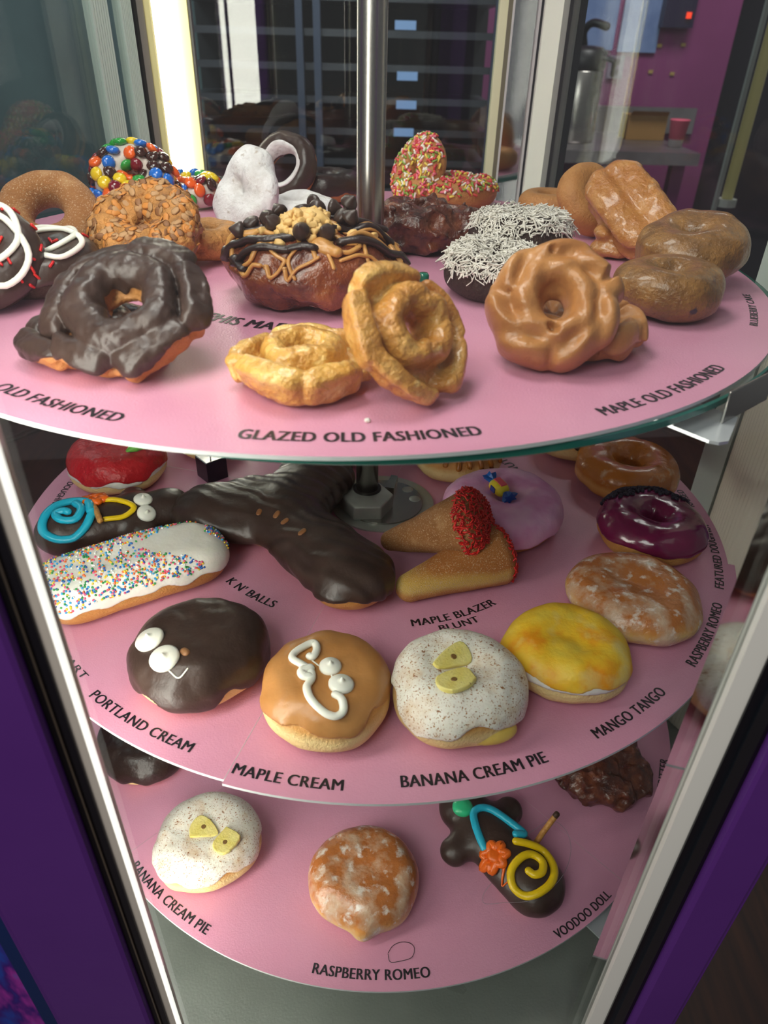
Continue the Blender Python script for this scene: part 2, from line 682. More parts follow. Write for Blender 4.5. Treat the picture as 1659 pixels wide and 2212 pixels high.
def tmpl_ball(r):
    V, F = [], []
    n = 6
    for z, rr in ((-1, .3), (-.5, .88), (.5, .88), (1, .3)):
        for k in range(n):
            a = 2 * math.pi * k / n
            V.append((r * rr * math.cos(a), r * rr * math.sin(a), r * z))
    for j in range(3):
        for k in range(n):
            F.append((j * n + k, j * n + (k + 1) % n, (j + 1) * n + (k + 1) % n, (j + 1) * n + k))
    for a in (0, 18):
        q = [(a + 0, a + 5, a + 4, a + 3), (a + 0, a + 3, a + 2, a + 1)]
        F += q if a == 0 else [f[::-1] for f in q]
    return np.array(V), np.array(F)


def strew(name, P, Nn, g, T, mats, parent, raise_=.0004, lay=.85, label=None, jit=.25):
    """many tiny bits as one mesh of kind stuff"""
    Vt, Ft = T
    Vs, Fs, mi = [], [], []
    for i, (p, n) in enumerate(zip(P, Nn)):
        t = np.cross(n, g.normal(size=3)); t /= np.linalg.norm(t)
        z = t * lay + n * g.uniform(-jit, 1 - lay + jit); z /= np.linalg.norm(z)
        x = np.cross(z, n); x /= np.linalg.norm(x) + 1e-9
        y = np.cross(z, x)
        Rm = np.stack([x, y, z], 1)
        Vs.append(Vt @ Rm.T + p + n * raise_)
        Fs.append(Ft + i * len(Vt))
        mi += [int(g.integers(len(mats)))] * len(Ft)
    o = link(name, mesh_np(name, np.concatenate(Vs), np.concatenate(Fs), mats, True, mi), parent, label)
    o['kind'] = 'stuff'
    return o


# ------------------------------------------------------------------ materials
pink = mat('pink_card', [(.35, '#d896b1'), (.65, '#db9cb6')], scale=12, rough=.27, bump=.10, bscale=900, spec=.45)
card_edge = flat('white_card_edge', '#eef0f0', .5)
ink = flat('black_print', '#1b1c22', .35)
steel = flat('brushed_steel', '#a09d98', .27, metal=1.0)
steel_rough = mat('scuffed_steel', [(.3, '#9fa39c'), (.7, '#c3c8c2')], scale=30, rough=.38, metal=.55, rvar=.1)
chrome = flat('chrome', '#d8d8d8', .06, metal=1.0)
black_rub = flat('black_rubber', '#0b0a0c', .35)
glass = glass_mat('clear_glass', (.93, .96, .95, 1), .05)
glass_side = glass_mat('clear_side_glass', (.95, .97, .97, 1), .018, .5)
glass_green = mat('green_glass_edge', [(0, '#2f7f70')], rough=.12, spec=.7)
cream_paint = flat('cream_paint', '#dcdccb', .45)
white_paint = flat('white_paint', '#f2f3ea', .4)

BAND = lambda h: (0, h, [(0, '#c48a48'), (.08, '#dcaa62'), (.18, '#efd090'), (.44, '#f0d596'), (.62, '#d49a50'), (1, '#b57438')])


def dough(h=.034, name='raised_dough'):
    return mat(name + '_%d' % int(h * 1000), band=BAND(h), scale=70, wob=.22, rough=.55, bump=.35, bscale=500, sss=.06)


choc = mat('chocolate_icing', [(.3, '#33241e'), (.7, '#43322b')], scale=50, rough=.36, bump=.14, bscale=170, spec=.5, rvar=.08)
choc_dark = mat('dark_chocolate', [(.3, '#241613'), (.7, '#32211c')], scale=60, rough=.33, bump=.2, bscale=200)
maple = mat('maple_icing', [(.3, '#b37a42'), (.7, '#c48c52')], scale=35, rough=.30, bump=.12, bscale=150, sss=.1)
white_ic = mat('white_icing', [(.3, '#e6e2d6'), (.7, '#f1eee6')], scale=50, rough=.38, bump=.15, bscale=160, sss=.15)
cinn_ic = mat('white_icing_with_cinnamon', [(.3, '#e9e4d6'), (.7, '#f0ece2')], scale=50, rough=.42, bump=.2, bscale=200, sss=.12,
              over=[('#d3b794', 60, .50, .74, 7), ('#a8784a', 800, .575, .64, 5), ('#96633a', 300, .655, .685, 3)])
mango = mat('mango_icing', [(.34, '#f1cf48'), (.48, '#f3c02a'), (.62, '#ee9a10')], scale=38, detail=7, rough=.5, bump=.15, bscale=260, sss=.12,
            over=[('#ecd684', 30, .52, .68, 5)])
red_ic = mat('red_icing', [(.3, '#b3141c'), (.7, '#cb2a30')], scale=60, rough=.33, bump=.35, bscale=220)
pink_ic = mat('bubblegum_icing', [(.3, '#e08fc4'), (.5, '#eeb0da'), (.72, '#f4c9e4')], scale=38, rough=.42, bump=.15, bscale=200, sss=.15)
purple_ic = mat('purple_icing', [(.3, '#640f3c'), (.7, '#7c1a4a')], scale=40, rough=.16, bump=.1, bscale=120, coat=.4)
glaze_clear = mat('glazed_dough', band=(0, .032, [(0, '#a8602a'), (.2, '#d99a4e'), (.42, '#dfa85c'), (.58, '#bb742f'), (1, '#b86c28')]), scale=70, wob=.25,
                  rough=.22, bump=.22, bscale=180, coat=.35, sss=.1, over=[('#dcc0a0', 60, .60, .74, 6)])
glaze_white = mat('milky_glazed_dough', band=(0, .034, [(0, '#a8602a'), (.12, '#e0b468'), (.34, '#eac880'), (.50, '#cf8d48'), (.64, '#b86f34'), (1, '#b26a30')]), scale=70, wob=.25,
                  rough=.26, bump=.3, bscale=220, coat=.3, sss=.1, over=[('#d0b094', 60, .46, .66, 8), ('#e6dace', 130, .56, .70, 7)])
old_dough = mat('old_fashioned_dough', [(.3, '#b8772f'), (.5, '#cc903f'), (.72, '#dcae60')], scale=55, detail=6, rough=.24, bump=.5, bscale=420, coat=.45, sss=.15,
                over=[('#efcf8a', 90, .62, .74, 5)])
old_yellow = mat('pale_old_fashioned_dough', [(.3, '#c68b3a'), (.5, '#d9a64c'), (.7, '#e6c06c')], scale=55, detail=6, rough=.22, bump=.5, bscale=420, coat=.5, sss=.15,
                 over=[('#f0d68c', 90, .60, .74, 5)])
cake_dough = mat('cake_dough', [(.3, '#b0763c'), (.7, '#c58c4e')], scale=60, rough=.5, bump=.35, bscale=500, sss=.02)
sugar_dough = mat('sugared_dough', [(.3, '#a36a38'), (.7, '#b87f4a')], scale=60, rough=.6, bump=.5, bscale=1400,
                  over=[('#dcbc96', 900, .56, .68, 3), ('#d2a878', 60, .55, .8, 6)])
maple_of = mat('maple_old_fashioned_icing', [(.3, '#ab7240'), (.7, '#bf8850')], scale=40, rough=.30, bump=.25, bscale=160, sss=.1)
butterfinger = mat('crushed_candy_crumbs', [(.3, '#84582e'), (.45, '#b27a3a'), (.6, '#c98c48'), (.75, '#8a6038')], scale=90, detail=6, rough=.6, bump=1.0, bscale=330)
powder = mat('powdered_sugar', [(.25, '#c9c4c0'), (.5, '#e6e4e4'), (.75, '#efeff0')], scale=60, detail=6, rough=.85, bump=.45, bscale=260,
             over=[('#b7a99c', 130, .62, .74, 5)])
fritter_b = mat('dark_glazed_fritter', [(.28, '#351810'), (.5, '#62301f'), (.72, '#8a4e30')], scale=75, detail=6, rough=.24, bump=.7, bscale=200, coat=.35,
                over=[('#a88878', 170, .68, .78, 5)])
fritter_m = mat('glazed_fritter', [(.28, '#4a2115'), (.5, '#7a3d22'), (.72, '#9a5a30')], scale=60, detail=6, rough=.2, bump=.6, bscale=200, coat=.5,
                over=[('#d9c8c0', 95, .66, .76, 6)])
blueb = mat('glazed_blueberry_cake', [(.3, '#654420'), (.55, '#8a602e'), (.75, '#a4783e')], scale=70, detail=6, rough=.3, bump=.5, bscale=330, coat=.35,
            over=[('#cbbba6', 190, .68, .80, 6), ('#2a2433', 85, .70, .74, 2)])
choc_cake = mat('chocolate_cake', [(.3, '#2a1812'), (.7, '#3d261c')], scale=80, rough=.65, bump=.8, bscale=500)
coconut = mat('coconut_flakes', [(.3, '#cfcabf'), (.7, '#e8e4da')], scale=100, rough=.6)
banana_m = mat('banana_flesh', [(.3, '#dcc964'), (.7, '#ecdf92')], scale=120, rough=.4, bump=.2, bscale=500, sss=.2, over=[('#8a6a34', 300, .68, .75, 3)])
cyan_ic = flat('cyan_icing', '#22b4d2', .3, bump=.08)
yellow_ic = flat('yellow_icing', '#eec80f', .3, bump=.08)
orange_ic = flat('orange_icing', '#ee6a12', .3, bump=.08)
green_ic = flat('green_icing', '#33c488', .3, bump=.08)
lime_ic = flat('lime_icing', '#6cc63c', .35, bump=.1)
pipe_white = flat('white_piping', '#efeee2', .35, sss=.1)
pretzel_m = mat('pretzel', [(.3, '#a8692a'), (.7, '#cf9c54')], scale=300, rough=.5, bump=.3)
peanut_butter = mat('peanut_butter_icing', [(.3, '#b98243'), (.7, '#cb9752')], scale=60, rough=.32, bump=.1, sss=.1)
peanut = mat('chopped_peanut', [(.3, '#d7a95c'), (.7, '#e8c684')], scale=200, rough=.5)
red_spr = [flat('red_sprinkle', '#c0161a', .35), flat('bright_red_sprinkle', '#d42a22', .35)]
crumb_m = mat('dark_cookie_crumbs', [(.3, '#141020'), (.7, '#26203a')], scale=300, rough=.7, bump=.8)
nonp = [flat('sprinkle_' + n, h, .35) for n, h in (('pink', '#ef5f8c'), ('orange', '#f4743a'), ('yellow', '#f6d33c'), ('green', '#2f9a4e'), ('blue', '#2a62b8'), ('sky', '#3aa6e0'), ('white', '#f4f4f0'))]
fruit = [flat('cereal_' + n, h, .5) for n, h in (('red', '#d03a44'), ('pink', '#ec7f92'), ('yellow', '#ecd25a'), ('white', '#f0e8dc'), ('rose', '#e2564e'), ('green', '#8aae4a'))]
candy_cols = [('blue', '#1f6fd0'), ('yellow', '#f2cf1e'), ('orange', '#f0641c'), ('green', '#2f9c3e'), ('maroon', '#7a1424'), ('brown', '#3c2018')]
candy_m = [mat('candy_' + n, [(0, h)], rough=.18, coat=.5) for n, h in candy_cols]

# ------------------------------------------------------------------ the room behind
purple_wall = mat('purple_wall_paint', [(.3, '#7d3568'), (.7, '#8a3f74')], scale=3, rough=.6)
dark_wall = mat('dark_wall_paint', [(.3, '#40545a'), (.7, '#4f666a')], scale=3, rough=.6)
floor_m = mat('dark_wood_floor', [(.3, '#1a0c06'), (.7, '#3a2010')], scale=6, rough=.5, stretch=(12, 1, 1))
struct('floor', MB().box(-3, 3, -2.5, 3.2, .15, .2).mesh('floor', floor_m))
struct('wall_back', MB().box(.40, 1.41, 2.9, 3.0, .2, 3.2).mesh('wall_back', purple_wall))
struct('wall_left', MB().box(-3, .40, 2.9, 3.0, .2, 3.2).mesh('wall_left', dark_wall))
struct('wall_right', MB().box(1.41, 3.0, 3.4, 3.5, .2, 3.2).mesh('wall_right', flat('night_wall', '#141020', .6)))

counter_m = mat('worn_steel_counter', [(.3, '#8d8688'), (.7, '#aaa3a6')], scale=8, rough=.35, metal=.8)
ct = empty('steel_counter', 'steel work counter with backsplash against the purple wall', 'counter', (.72, 2.55, .2))
MB().box(-.33, .40, -.32, .34, .945, .985).obj('worktop', counter_m, ct)
MB().box(-.33, .60, .325, .345, .985, 1.08).obj('backsplash', counter_m, ct)
for lx in (-.30, .33):
    for ly in (-.27, .28):
        MB().box(lx, lx + .045, ly, ly + .045, 0, .945).obj('leg', flat('counter_leg_paint', '#7c3a6c', .5), ct)
MB().box(-.30, .33, -.2, .25, .25, .28).obj('under_shelf', counter_m, ct)

ap = empty('airpot', 'steel coffee airpot with black pump lid on the counter', 'airpot', (.722, 2.483, 1.186))
MB().lathe([(.075, 0), (.078, .01), (.078, .225), (.07, .235)], 28).obj('body', steel, ap, True)
MB().lathe([(.077, .232), (.08, .24), (.078, .285), (.06, .30), (.02, .305)], 28).obj('lid', flat('black_plastic', '#131318', .4), ap, True)
V, Fq = tube_arrays(catmull([(.0, .03, .30), (-.01, .02, .345), (.01, -.01, .37), (.05, -.05, .36)], 6), .013, 8)
link('handle', mesh_py('handle', V, Fq, MATS['black_plastic'], True), ap)
V, Fq = tube_arrays(catmull([(.05, -.05, .27), (.085, -.08, .26), (.088, -.085, .22)], 6), .009, 8)
link('spout', mesh_py('spout', V, Fq, MATS['black_plastic'], True), ap)

bxo = empty('cardboard_box', 'small brown cardboard box standing on the steel counter', 'box', (1.03, 2.64, 1.186))
MB().box(-.075, .075, -.05, .05, 0, .085).obj('carton', flat('brown_cardboard', '#a07844', .8), bxo)
MB().add([(-.075, -.05, .085), (.075, -.05, .085), (.07, -.075, .1), (-.07, -.075, .1)], [(0, 1, 2, 3), (3, 2, 1, 0)]).obj('flap', MATS['brown_cardboard'], bxo)
cu = empty('paper_cup', 'pink and white paper cup beside the cardboard box', 'cup', (1.085, 2.40, 1.186))
MB().lathe([(.024, 0), (.034, .085), (.036, .087), (.034, .089)], 20).obj('cup_body', mat('pink_cup', band=(0, .09, [(0, '#f2e6e6'), (.25, '#f2e6e6'), (.3, '#e8647e'), (1, '#e8647e')]), scale=30, wob=0, rough=.5), cu, True)
for nm, x0, x1, zb, lb in (('notice', .745, .925, 1.475, 'pale notice sheet taped to the purple wall above the airpot'), ('notice', .945, 1.10, 1.47, 'bluish notice sheet on the purple wall beside the dark wall box')):
    tag(MB().box(x0, x1, 2.885, 2.893, zb, zb + .27).obj(nm, mat('notice_paper', [(.35, '#5f74a2'), (.65, '#8094be')], scale=6, rough=.6)), lb, 'notice')
    w_ = bpy.data.objects[-1] if False else None
ou = empty('wall_outlet', 'grey socket plate on the purple wall above the counter', 'outlet', (.95, 2.89, 1.378))
MB().box(-.032, .032, -.006, .006, 0, .08).obj('plate', flat('grey_plate', '#7d6f86', .4), ou)
MB().box(-.012, .012, -.010, -.004, .012, .032).box(-.012, .012, -.010, -.004, .048, .068).obj('socket', flat('dark_socket', '#3c3244', .4), ou)
wu = empty('wall_box', 'dark wall box with a small red light near the top', 'box', (1.15, 2.885, 1.555))
MB().box(-.06, .06, -.05, .01, 0, .2).obj('casing', flat('dark_casing', '#241c38', .4), wu)
MB().lathe([(.010, 0), (.010, .02)], 12, (.035, -.055, .03)).obj('indicator', flat('red_indicator', '#d03420', .3, emit='#ff4020', estr=1.0), wu)
for i, (x, z) in enumerate(((1.115, 1.495), (1.21, 1.50), (1.10, 1.405), (1.19, 1.40))):
    tag(MB().box(x - .009, x + .009, 2.893, 2.8985, z - .006, z + .006).obj('tape_scrap', flat('yellow_tape', '#a58a50', .6)),
        ['scrap of tan tape below the left side of the wall box', 'scrap of tan tape below the right side of the wall box', 'small lower scrap of tan tape nearer the socket plate', 'lower scrap of tan tape nearer the end of the purple wall'][i], 'tape', 'tape scraps on the purple wall')
po = empty('lamp_tube', 'tall cream tube on a rail standing in for a bright reflection at the end of the purple wall', 'lamp', (.79, 1.2, .9))  # solid tube built in place of a bright upright reflection
MB().lathe([(.012, .31), (.012, 1.2)], 14).obj('tube', flat('cream_tube', '#b4ac7a', .4, emit='#b0a468', estr=.12), po, True)
MB().lathe([(.022, .296), (.022, .312)], 14).obj('end_cap', flat('pale_cap', '#b0b4ac', .4), po)
MB().box(-.03, -.022, -.01, .0, 0, 1.2).obj('rail', flat('pale_rail', '#9aa09a', .4), po)

rk = empty('bakery_rack', 'tall dark rack of bakery shelves behind the case', 'rack', (-.135, 2.1, .2))
rm = flat('blue_grey_upright', '#5a6680', .4, metal=.4)
for x in (-.47, -.10, -.05, .46):
    MB().box(x - .01, x + .01, -.22, -.20, 0, 1.75).obj('upright', rm, rk)
MB().box(-.48, .48, .2, .22, 0, 1.75).obj('back_panel', flat('rack_back', '#12141c', .6), rk)
for i in range(11):
    z = .55 + i * .083
    MB().box(-.47, .47, -.19, .2, z, z + .008).box(-.47, .47, -.195, -.188, z, z + .018).obj('shelf', flat('dull_tray_metal', '#5b5f68', .35, metal=.6), rk)
for x, z in ((.20, .55 + .083 * 9 + .02), (.21, .55 + .083 * 8 - .02), (.21, .55 + .083 * 7 - .01), (.205, .55 + 6 * .083)):
    MB().box(x - .03, x + .03, -.199, -.196, z, z + .022).obj('shelf_tag', flat('painted_glint_tag', '#9ec0f0', .5, emit='#88b0f0', estr=.25), rk)  # bluish glints on the shelf edges, painted in as faint emission

# painted panel to the left of the case
mural = mat('mural_paint', [(.28, '#141040'), (.42, '#2a52c0'), (.52, '#43208a'), (.60, '#b03ab4'), (.72, '#3c78dc')], scale=9, detail=4, rough=.4, stretch=(2.2, 1, .8))
pa = empty('mural_panel', 'panel painted with blue and magenta swirls left of the case', 'panel', (-.5, -.13, .2))
MB().box(-.7, .118, -.03, .02, 0, .9).obj('painted_board', mural, pa)
bevel(MB().box(.118, .138, -.036, .02, 0, .9).obj('edge_trim', flat('navy_trim', '#123068', .35), pa), .003)

# ------------------------------------------------------------------ the display case
PHI, RH = 3.4, .3868
HV = {}
for n_, a_ in (('FL', -30), ('FR', 30), ('R', 90), ('BR', 150), ('BL', 210), ('L', 270)):
    a = math.radians(a_ + PHI)
    HV[n_] = np.array([RH * math.sin(a), -RH * math.cos(a)])
ZB, ZTOP = .85, 1.94
case = empty('display_case', 'six-sided glass doughnut case with purple corner posts', 'display case', (0, 0, .2))
CZ = .2


def edge_pts(a, b, s0, s1, d0, d1):
    A, B = HV[a], HV[b]
    u = (B - A) / np.linalg.norm(B - A)
    n = np.array([-u[1], u[0]])
    if n @ (-(A + B)) < 0:
        n = -n
    return [tuple(A + u * s + n * d) for s, d in ((s0, d0), (s1, d0), (s1, d1), (s0, d1))]


def strip(mb, a, b, s0, s1, d0, d1, z0=ZB, z1=ZTOP, mi=0):
    """upright strip along the face from corner a to corner b; d0..d1 = depth (inwards positive)"""
    return mb.prism(edge_pts(a, b, s0, s1, d0, d1), z0 - CZ, z1 - CZ, mi)


purple_p = mat('purple_post_paint', [(.3, '#562a7c'), (.7, '#603286')], scale=4, rough=.34, bump=.05, bscale=60, over=[('#5a4a86', 26, .80, .82, 6)])
gasket = black_rub
copper = flat('warm_grey_metal', '#a89c8c', .25, metal=.9)
blue_steel = flat('brushed_rail', '#9fb2c4', .22, metal=1.0)
ribbed = flat('ribbed_lamp_plastic', '#d5d0c0', .45)
lit_back = flat('lit_tube_cover_back', '#f4f0e0', .4, emit='#fffaf0', estr=LAMP_BACK)
lit_front = flat('lit_tube_cover_front', '#f4f0e0', .4, emit='#fff7ec', estr=LAMP_FRONT)

# front left post
P_ = strip(strip(MB(), 'FL', 'FR', -.003, .0505, -.008, .014), 'FL', 'L', -.003, .05, -.008, .014).obj('corner_post', purple_p, case)
bevel(P_, .003)
strip(MB(), 'FL', 'FR', .0505, .0532, -.004, .012).obj('dark_gasket', gasket, P_)
strip(MB(), 'FL', 'FR', .0532, .0541, -.004, .012).obj('rail', copper, P_)
strip(MB(), 'FL', 'FR', .0541, .0578, -.003, .012).obj('gasket_strip', flat('soft_black_seal', '#17161c', .25), P_)
strip(MB(), 'FL', 'FR', .0572, .0618, -.002, .008).obj('grey_stile', flat('beige_grey_stile', '#cbc4b8', .4), P_)
strip(MB(), 'FL', 'FR', .0618, .0626, -.0015, .003).obj('white_lip', flat('glowing_white_lip', '#f6f6ee', .35, emit='#fffdf4', estr=.8), P_)  # glow of the tube behind, put into this lip as emission


def tube_cover(a, b, c, sb, sc_, depth, m_, z0, z1, parent, nrib=14):
    """bulging ribbed lamp cover across corner a, from sb along a-b to sc_ along a-c"""
    p0 = np.array(edge_pts(a, b, sb, sb, .004, .004)[0]); p1 = np.array(edge_pts(a, c, sc_, sc_, .004, .004)[0])
    d = p1 - p0
    n = np.array([-d[1], d[0]]); n /= np.linalg.norm(n)
    if n @ (-HV[a]) < 0:
        n = -n
    pts = []
    for i in range(nrib * 2 + 1):
        t = i / (nrib * 2)
        pts.append(tuple(p0 + d * t + n * (depth * math.sin(math.pi * t) ** .6 + (.0006 if i % 2 else 0))))
    return MB().prism(pts + [tuple(HV[a] * .99)], z0 - CZ, z1 - CZ).obj('lamp_cover', m_, parent)


tube_cover('FL', 'FR', 'L', .040, .056, .006, lit_front, .90, 1.90, P_)
# front right post
P_ = strip(strip(MB(), 'FR', 'FL', -.003, .0287, -.008, .014), 'FR', 'R', -.003, .05, -.008, .014).obj('corner_post', purple_p, case)
bevel(P_, .003)
strip(MB(), 'FR', 'FL', .0287, .0318, -.004, .012).obj('dark_gasket', gasket, P_)
strip(MB(), 'FR', 'FL', .0318, .0385, -.005, .012).obj('rail', blue_steel, P_)
strip(MB(), 'FR', 'FL', .0385, .0430, -.003, .012).obj('gasket_strip', MATS['soft_black_seal'], P_)
strip(MB(), 'FR', 'FL', .0430, .0535, -.002, .004).obj('white_stile', white_paint, P_)
strip(MB(), 'FR', 'FL', .0525, .0540, .004, .018).obj('chrome_reveal', chrome, P_)
# right post
P_ = strip(strip(MB(), 'R', 'FR', -.003, .04, -.008, .010), 'R', 'BR', -.003, .04, -.008, .003).obj('corner_post', purple_p, case)
bevel(P_, .003)
tube_cover('R', 'FR', 'BR', .035, .056, .012, ribbed, ZB, ZTOP, P_, 18)
strip(MB(), 'R', 'BR', .057, .082, -.002, .010).obj('grey_stile', flat('pale_green_grey_stile', '#a9b3ac', .4), P_)
# back right post
P_ = strip(strip(MB(), 'BR', 'BL', -.003, .012, -.008, .008), 'BR', 'R', -.003, .045, -.008, .002).obj('corner_post', flat('dark_post_back', '#2b2a30', .4), case)
strip(MB(), 'BR', 'R', .001, .031, .002, .010).obj('white_stile', white_paint, P_)
strip(MB(), 'BR', 'BL', .012, .037, -.002, .006).obj('mirror_strip', chrome, P_)
strip(MB(), 'BR', 'BL', .010, .0125, -.002, .010).obj('edge_bead', flat('pale_bead', '#dcd8da', .3), P_)
strip(MB(), 'BR', 'BL', .0365, .0385, -.002, .010).obj('edge_bead', MATS['pale_bead'], P_)
strip(MB(), 'BR', 'BL', .0385, .043, -.002, .009).obj('warm_rail', flat('olive_grey_rail', '#7b7462', .35), P_)
strip(MB(), 'BR', 'BL', .043, .0515, -.002, .008).obj('cream_stile', flat('pale_cream_stile', '#f0ecc8', .4), P_)
# back left post with the lit tube
P_ = strip(strip(MB(), 'BL', 'BR', -.003, .028, -.008, .003), 'BL', 'L', -.003, .033, -.008, .003).obj('corner_post', flat('grey_post_back', '#8e8b88', .4), case)
tube_cover('BL', 'BR', 'L', .012, .028, .010, lit_back, ZB, ZTOP, P_)
strip(MB(), 'BL', 'BR', .013, .026, .003, .009).obj('cream_stile', flat('yellow_cream_stile', '#efe6a8', .4), P_)
strip(MB(), 'BL', 'L', .0285, .031, .003, .012).obj('yellow_edge', MATS['yellow_cream_stile'], P_)
strip(MB(), 'BL', 'L', .033, .042, -.002, .006).obj('grey_stile', flat('mid_grey_stile', '#85827f', .4), P_)
strip(MB(), 'BL', 'L', .042, .046, -.002, .006).obj('dark_gasket', gasket, P_)
for s0, s1 in ((.050, .064), (.080, .100)):
    mb = MB()
    for i in range(7):
        w = (s1 - s0) / 7
        strip(mb, 'BL', 'L', s0 + i * w, s0 + i * w + w * .72, -.002, .007)
    strip(mb, 'BL', 'L', s0, s1, -.003, .004)
    mb.obj('ribbed_stile', flat('pale_green_ribbing', '#b9c8c0', .4), P_)
# left post (behind the front left one)
P_ = strip(strip(MB(), 'L', 'FL', -.003, .05, -.008, .012), 'L', 'BL', -.003, .05, -.008, .012).obj('corner_post', purple_p, case)
# panes, floor, canopy, base
for a, b, s0, s1 in (('FL', 'FR', .062, .0535), ('FR', 'R', .05, .04), ('R', 'BR', .08, .045), ('BR', 'BL', .051, .026), ('BL', 'L', .046, .05), ('L', 'FL', .05, .05)):
    Lh = RH
    strip(MB(), a, b, s0, Lh - s1, .001, .0055).obj('glass_pane', glass_side if a in ('R', 'FR') else glass, case)
hexa = lambda r: [tuple(HV[k] / RH * r) for k in ('FL', 'FR', 'R', 'BR', 'BL', 'L')]
floor_steel = mat('grey_green_steel', [(.3, '#8d948c'), (.7, '#a6aca4')], scale=9, rough=.32, metal=.35, rvar=.12, bump=.08, bscale=500)
MB().prism(hexa(RH - .006), ZB - CZ - .008, ZB - CZ).obj('case_floor', floor_steel, case)
bevel(MB().prism(hexa(RH + .01), .0, ZB - CZ - .008).obj('base_cabinet', purple_p, case), .004)
bevel(MB().prism(hexa(RH + .012), ZTOP - CZ, ZTOP - CZ + .10).obj('canopy', purple_p, case), .004)

# ------------------------------------------------------------------ the turning tower of glass shelves
CEN = {1: (-.0085, .0125), 2: (.0076, .0006), 3: (.0168, -.0052)}
CTX = {1: (-.01972, .01181), 2: (.00764, .00062), 3: (.01677, -.00525)}
tower = empty('shelf_tower', 'turning tower of three round glass shelves on a steel pole', 'display stand', (0, 0, ZB))
MB().lathe([(.0097, 0), (.0097, ZTOP - ZB)], 40).obj('pole', steel, tower, True)
MB().lathe([(.05, 0), (.05, .012), (.02, .02)], 40).obj('foot', steel, tower)


def disc_mesh(c, R, z0, z1, n=160):
    V, F, mi = [], [], []
    ri = .0135
    for r_, z in ((ri, z0), (R - .001, z0), (R, z0 + .001), (R, z1 - .001), (R - .001, z1), (ri, z1)):
        for k in range(n):
            a = 2 * math.pi * k / n
            cx = c if r_ > ri else (0, 0)
            V.append((cx[0] + r_ * math.cos(a), cx[1] + r_ * math.sin(a), z))
    for j in range(6):
        for k in range(n):
            k2 = (k + 1) % n; j2 = (j + 1) % 6
            F.append((j * n + k, j * n + k2, j2 * n + k2, j2 * n + k)); mi.append(1 if j in (1, 2, 3) else 0)
    me = mesh_py('glass_shelf', V, F, [glass, glass_green], False, mi)
    return me


for t in (1, 2, 3):
    z = ZT[t] - ZB
    link('glass_shelf', disc_mesh(CEN[t], .2945 if t == 1 else .2935 if t == 2 else .289, z - .0075, z - .0022), tower)
# hub on the middle and lower shelf
for t in (2, 3):
    z = ZT[t] - ZB
    hc = (.014, 0)
    hub = MB().lathe([(.046, 0), (.046, .0014), (.020, .0016), (.0105, .0016)], 48, (hc[0], hc[1], z)).obj('hub_plate', steel_rough, tower)
    MB().lathe([(.034, .0016), (.036, .0016), (.036, .003), (.034, .003)], 48, (hc[0], hc[1], z)).obj('raised_ring', steel, hub)
    hx = [(.0235 * math.cos(math.radians(60 * i + 3)), .0235 * math.sin(math.radians(60 * i + 3)) - .010) for i in range(6)]
    bevel(MB().prism(hx, z + .0016, z + .0155).obj('hex_collar', steel_rough, tower), .0012)
    MB().lathe([(.0125, .0152), (.0125, .0165), (.0115, .0168)], 32, (0, 0, z)).obj('dark_seal', black_rub, tower)
    MB().prism([(.016, .012), (.022, .034), (.028, .032), (.024, .010)], z + .0016, z + .010).obj('clamp_plate', steel, tower)
    for x, y in ((.037, .020), (.043, .004)):
        MB().lathe([(.0055, .0016), (.0052, .003), (.003, .004)], 18, (x, y, z)).obj('rivet', steel_rough, tower, True)


def arc_pt(c, r, a):
    a = math.radians(a)
    return (c[0] + r * math.sin(a), c[1] - r * math.cos(a))


# brackets that hold the glass
for t, aa, re, zo in ((1, 40.0, .311, .0130), (3, 40.5, .3115, .0130)):
    z = ZT[t] - ZB
    c = CEN[t]
    u = np.array([math.sin(math.radians(aa)), -math.cos(math.radians(aa))]); v = np.array([-u[1], u[0]])
    cc = np.array(c)
    pl = lambda r, w: tuple(cc + u * r + v * w)
    br = MB().prism([pl(.16, -.031), pl(re - .006, -.031), pl(re - .002, -.029), pl(re, -.024), pl(re - .010, .004), pl(.16, .004)], z - zo - .0016, z - zo).obj('bracket_arm', flat('bright_scuffed_plate', '#e6ebee', .3, metal=.5), tower)
    rl = re - .0125
    lip = MB().prism([pl(rl, -.010), pl(rl + .0016, -.010), pl(rl + .0016, .036), pl(rl, .036)], z - zo, z - zo + (.017 if t == 1 else .010))
    bevel(lip.obj('clip_lip', steel, br), .0006)

# ------------------------------------------------------------------ printed pink cards and their lettering


def card(name, label, c, R, z, a0, a1, tier, inner=.0, pts=None, th=.0020):
    if pts is None:
        n = 60
        outer = [arc_pt(c, R, a0 + (a1 - a0) * i / n) for i in range(n + 1)]
        inn = [arc_pt((.014, 0) if inner > .03 else c, inner, a0 + (a1 - a0) * i / n) for i in range(n, -1, -1)]
        pts = outer + inn
    o = MB().prism(pts, z - th, z, 1, 0).obj(name, [pink, card_edge])
    tag(o, label, 'shelf card', 'pink cards on the shelves')
    return o


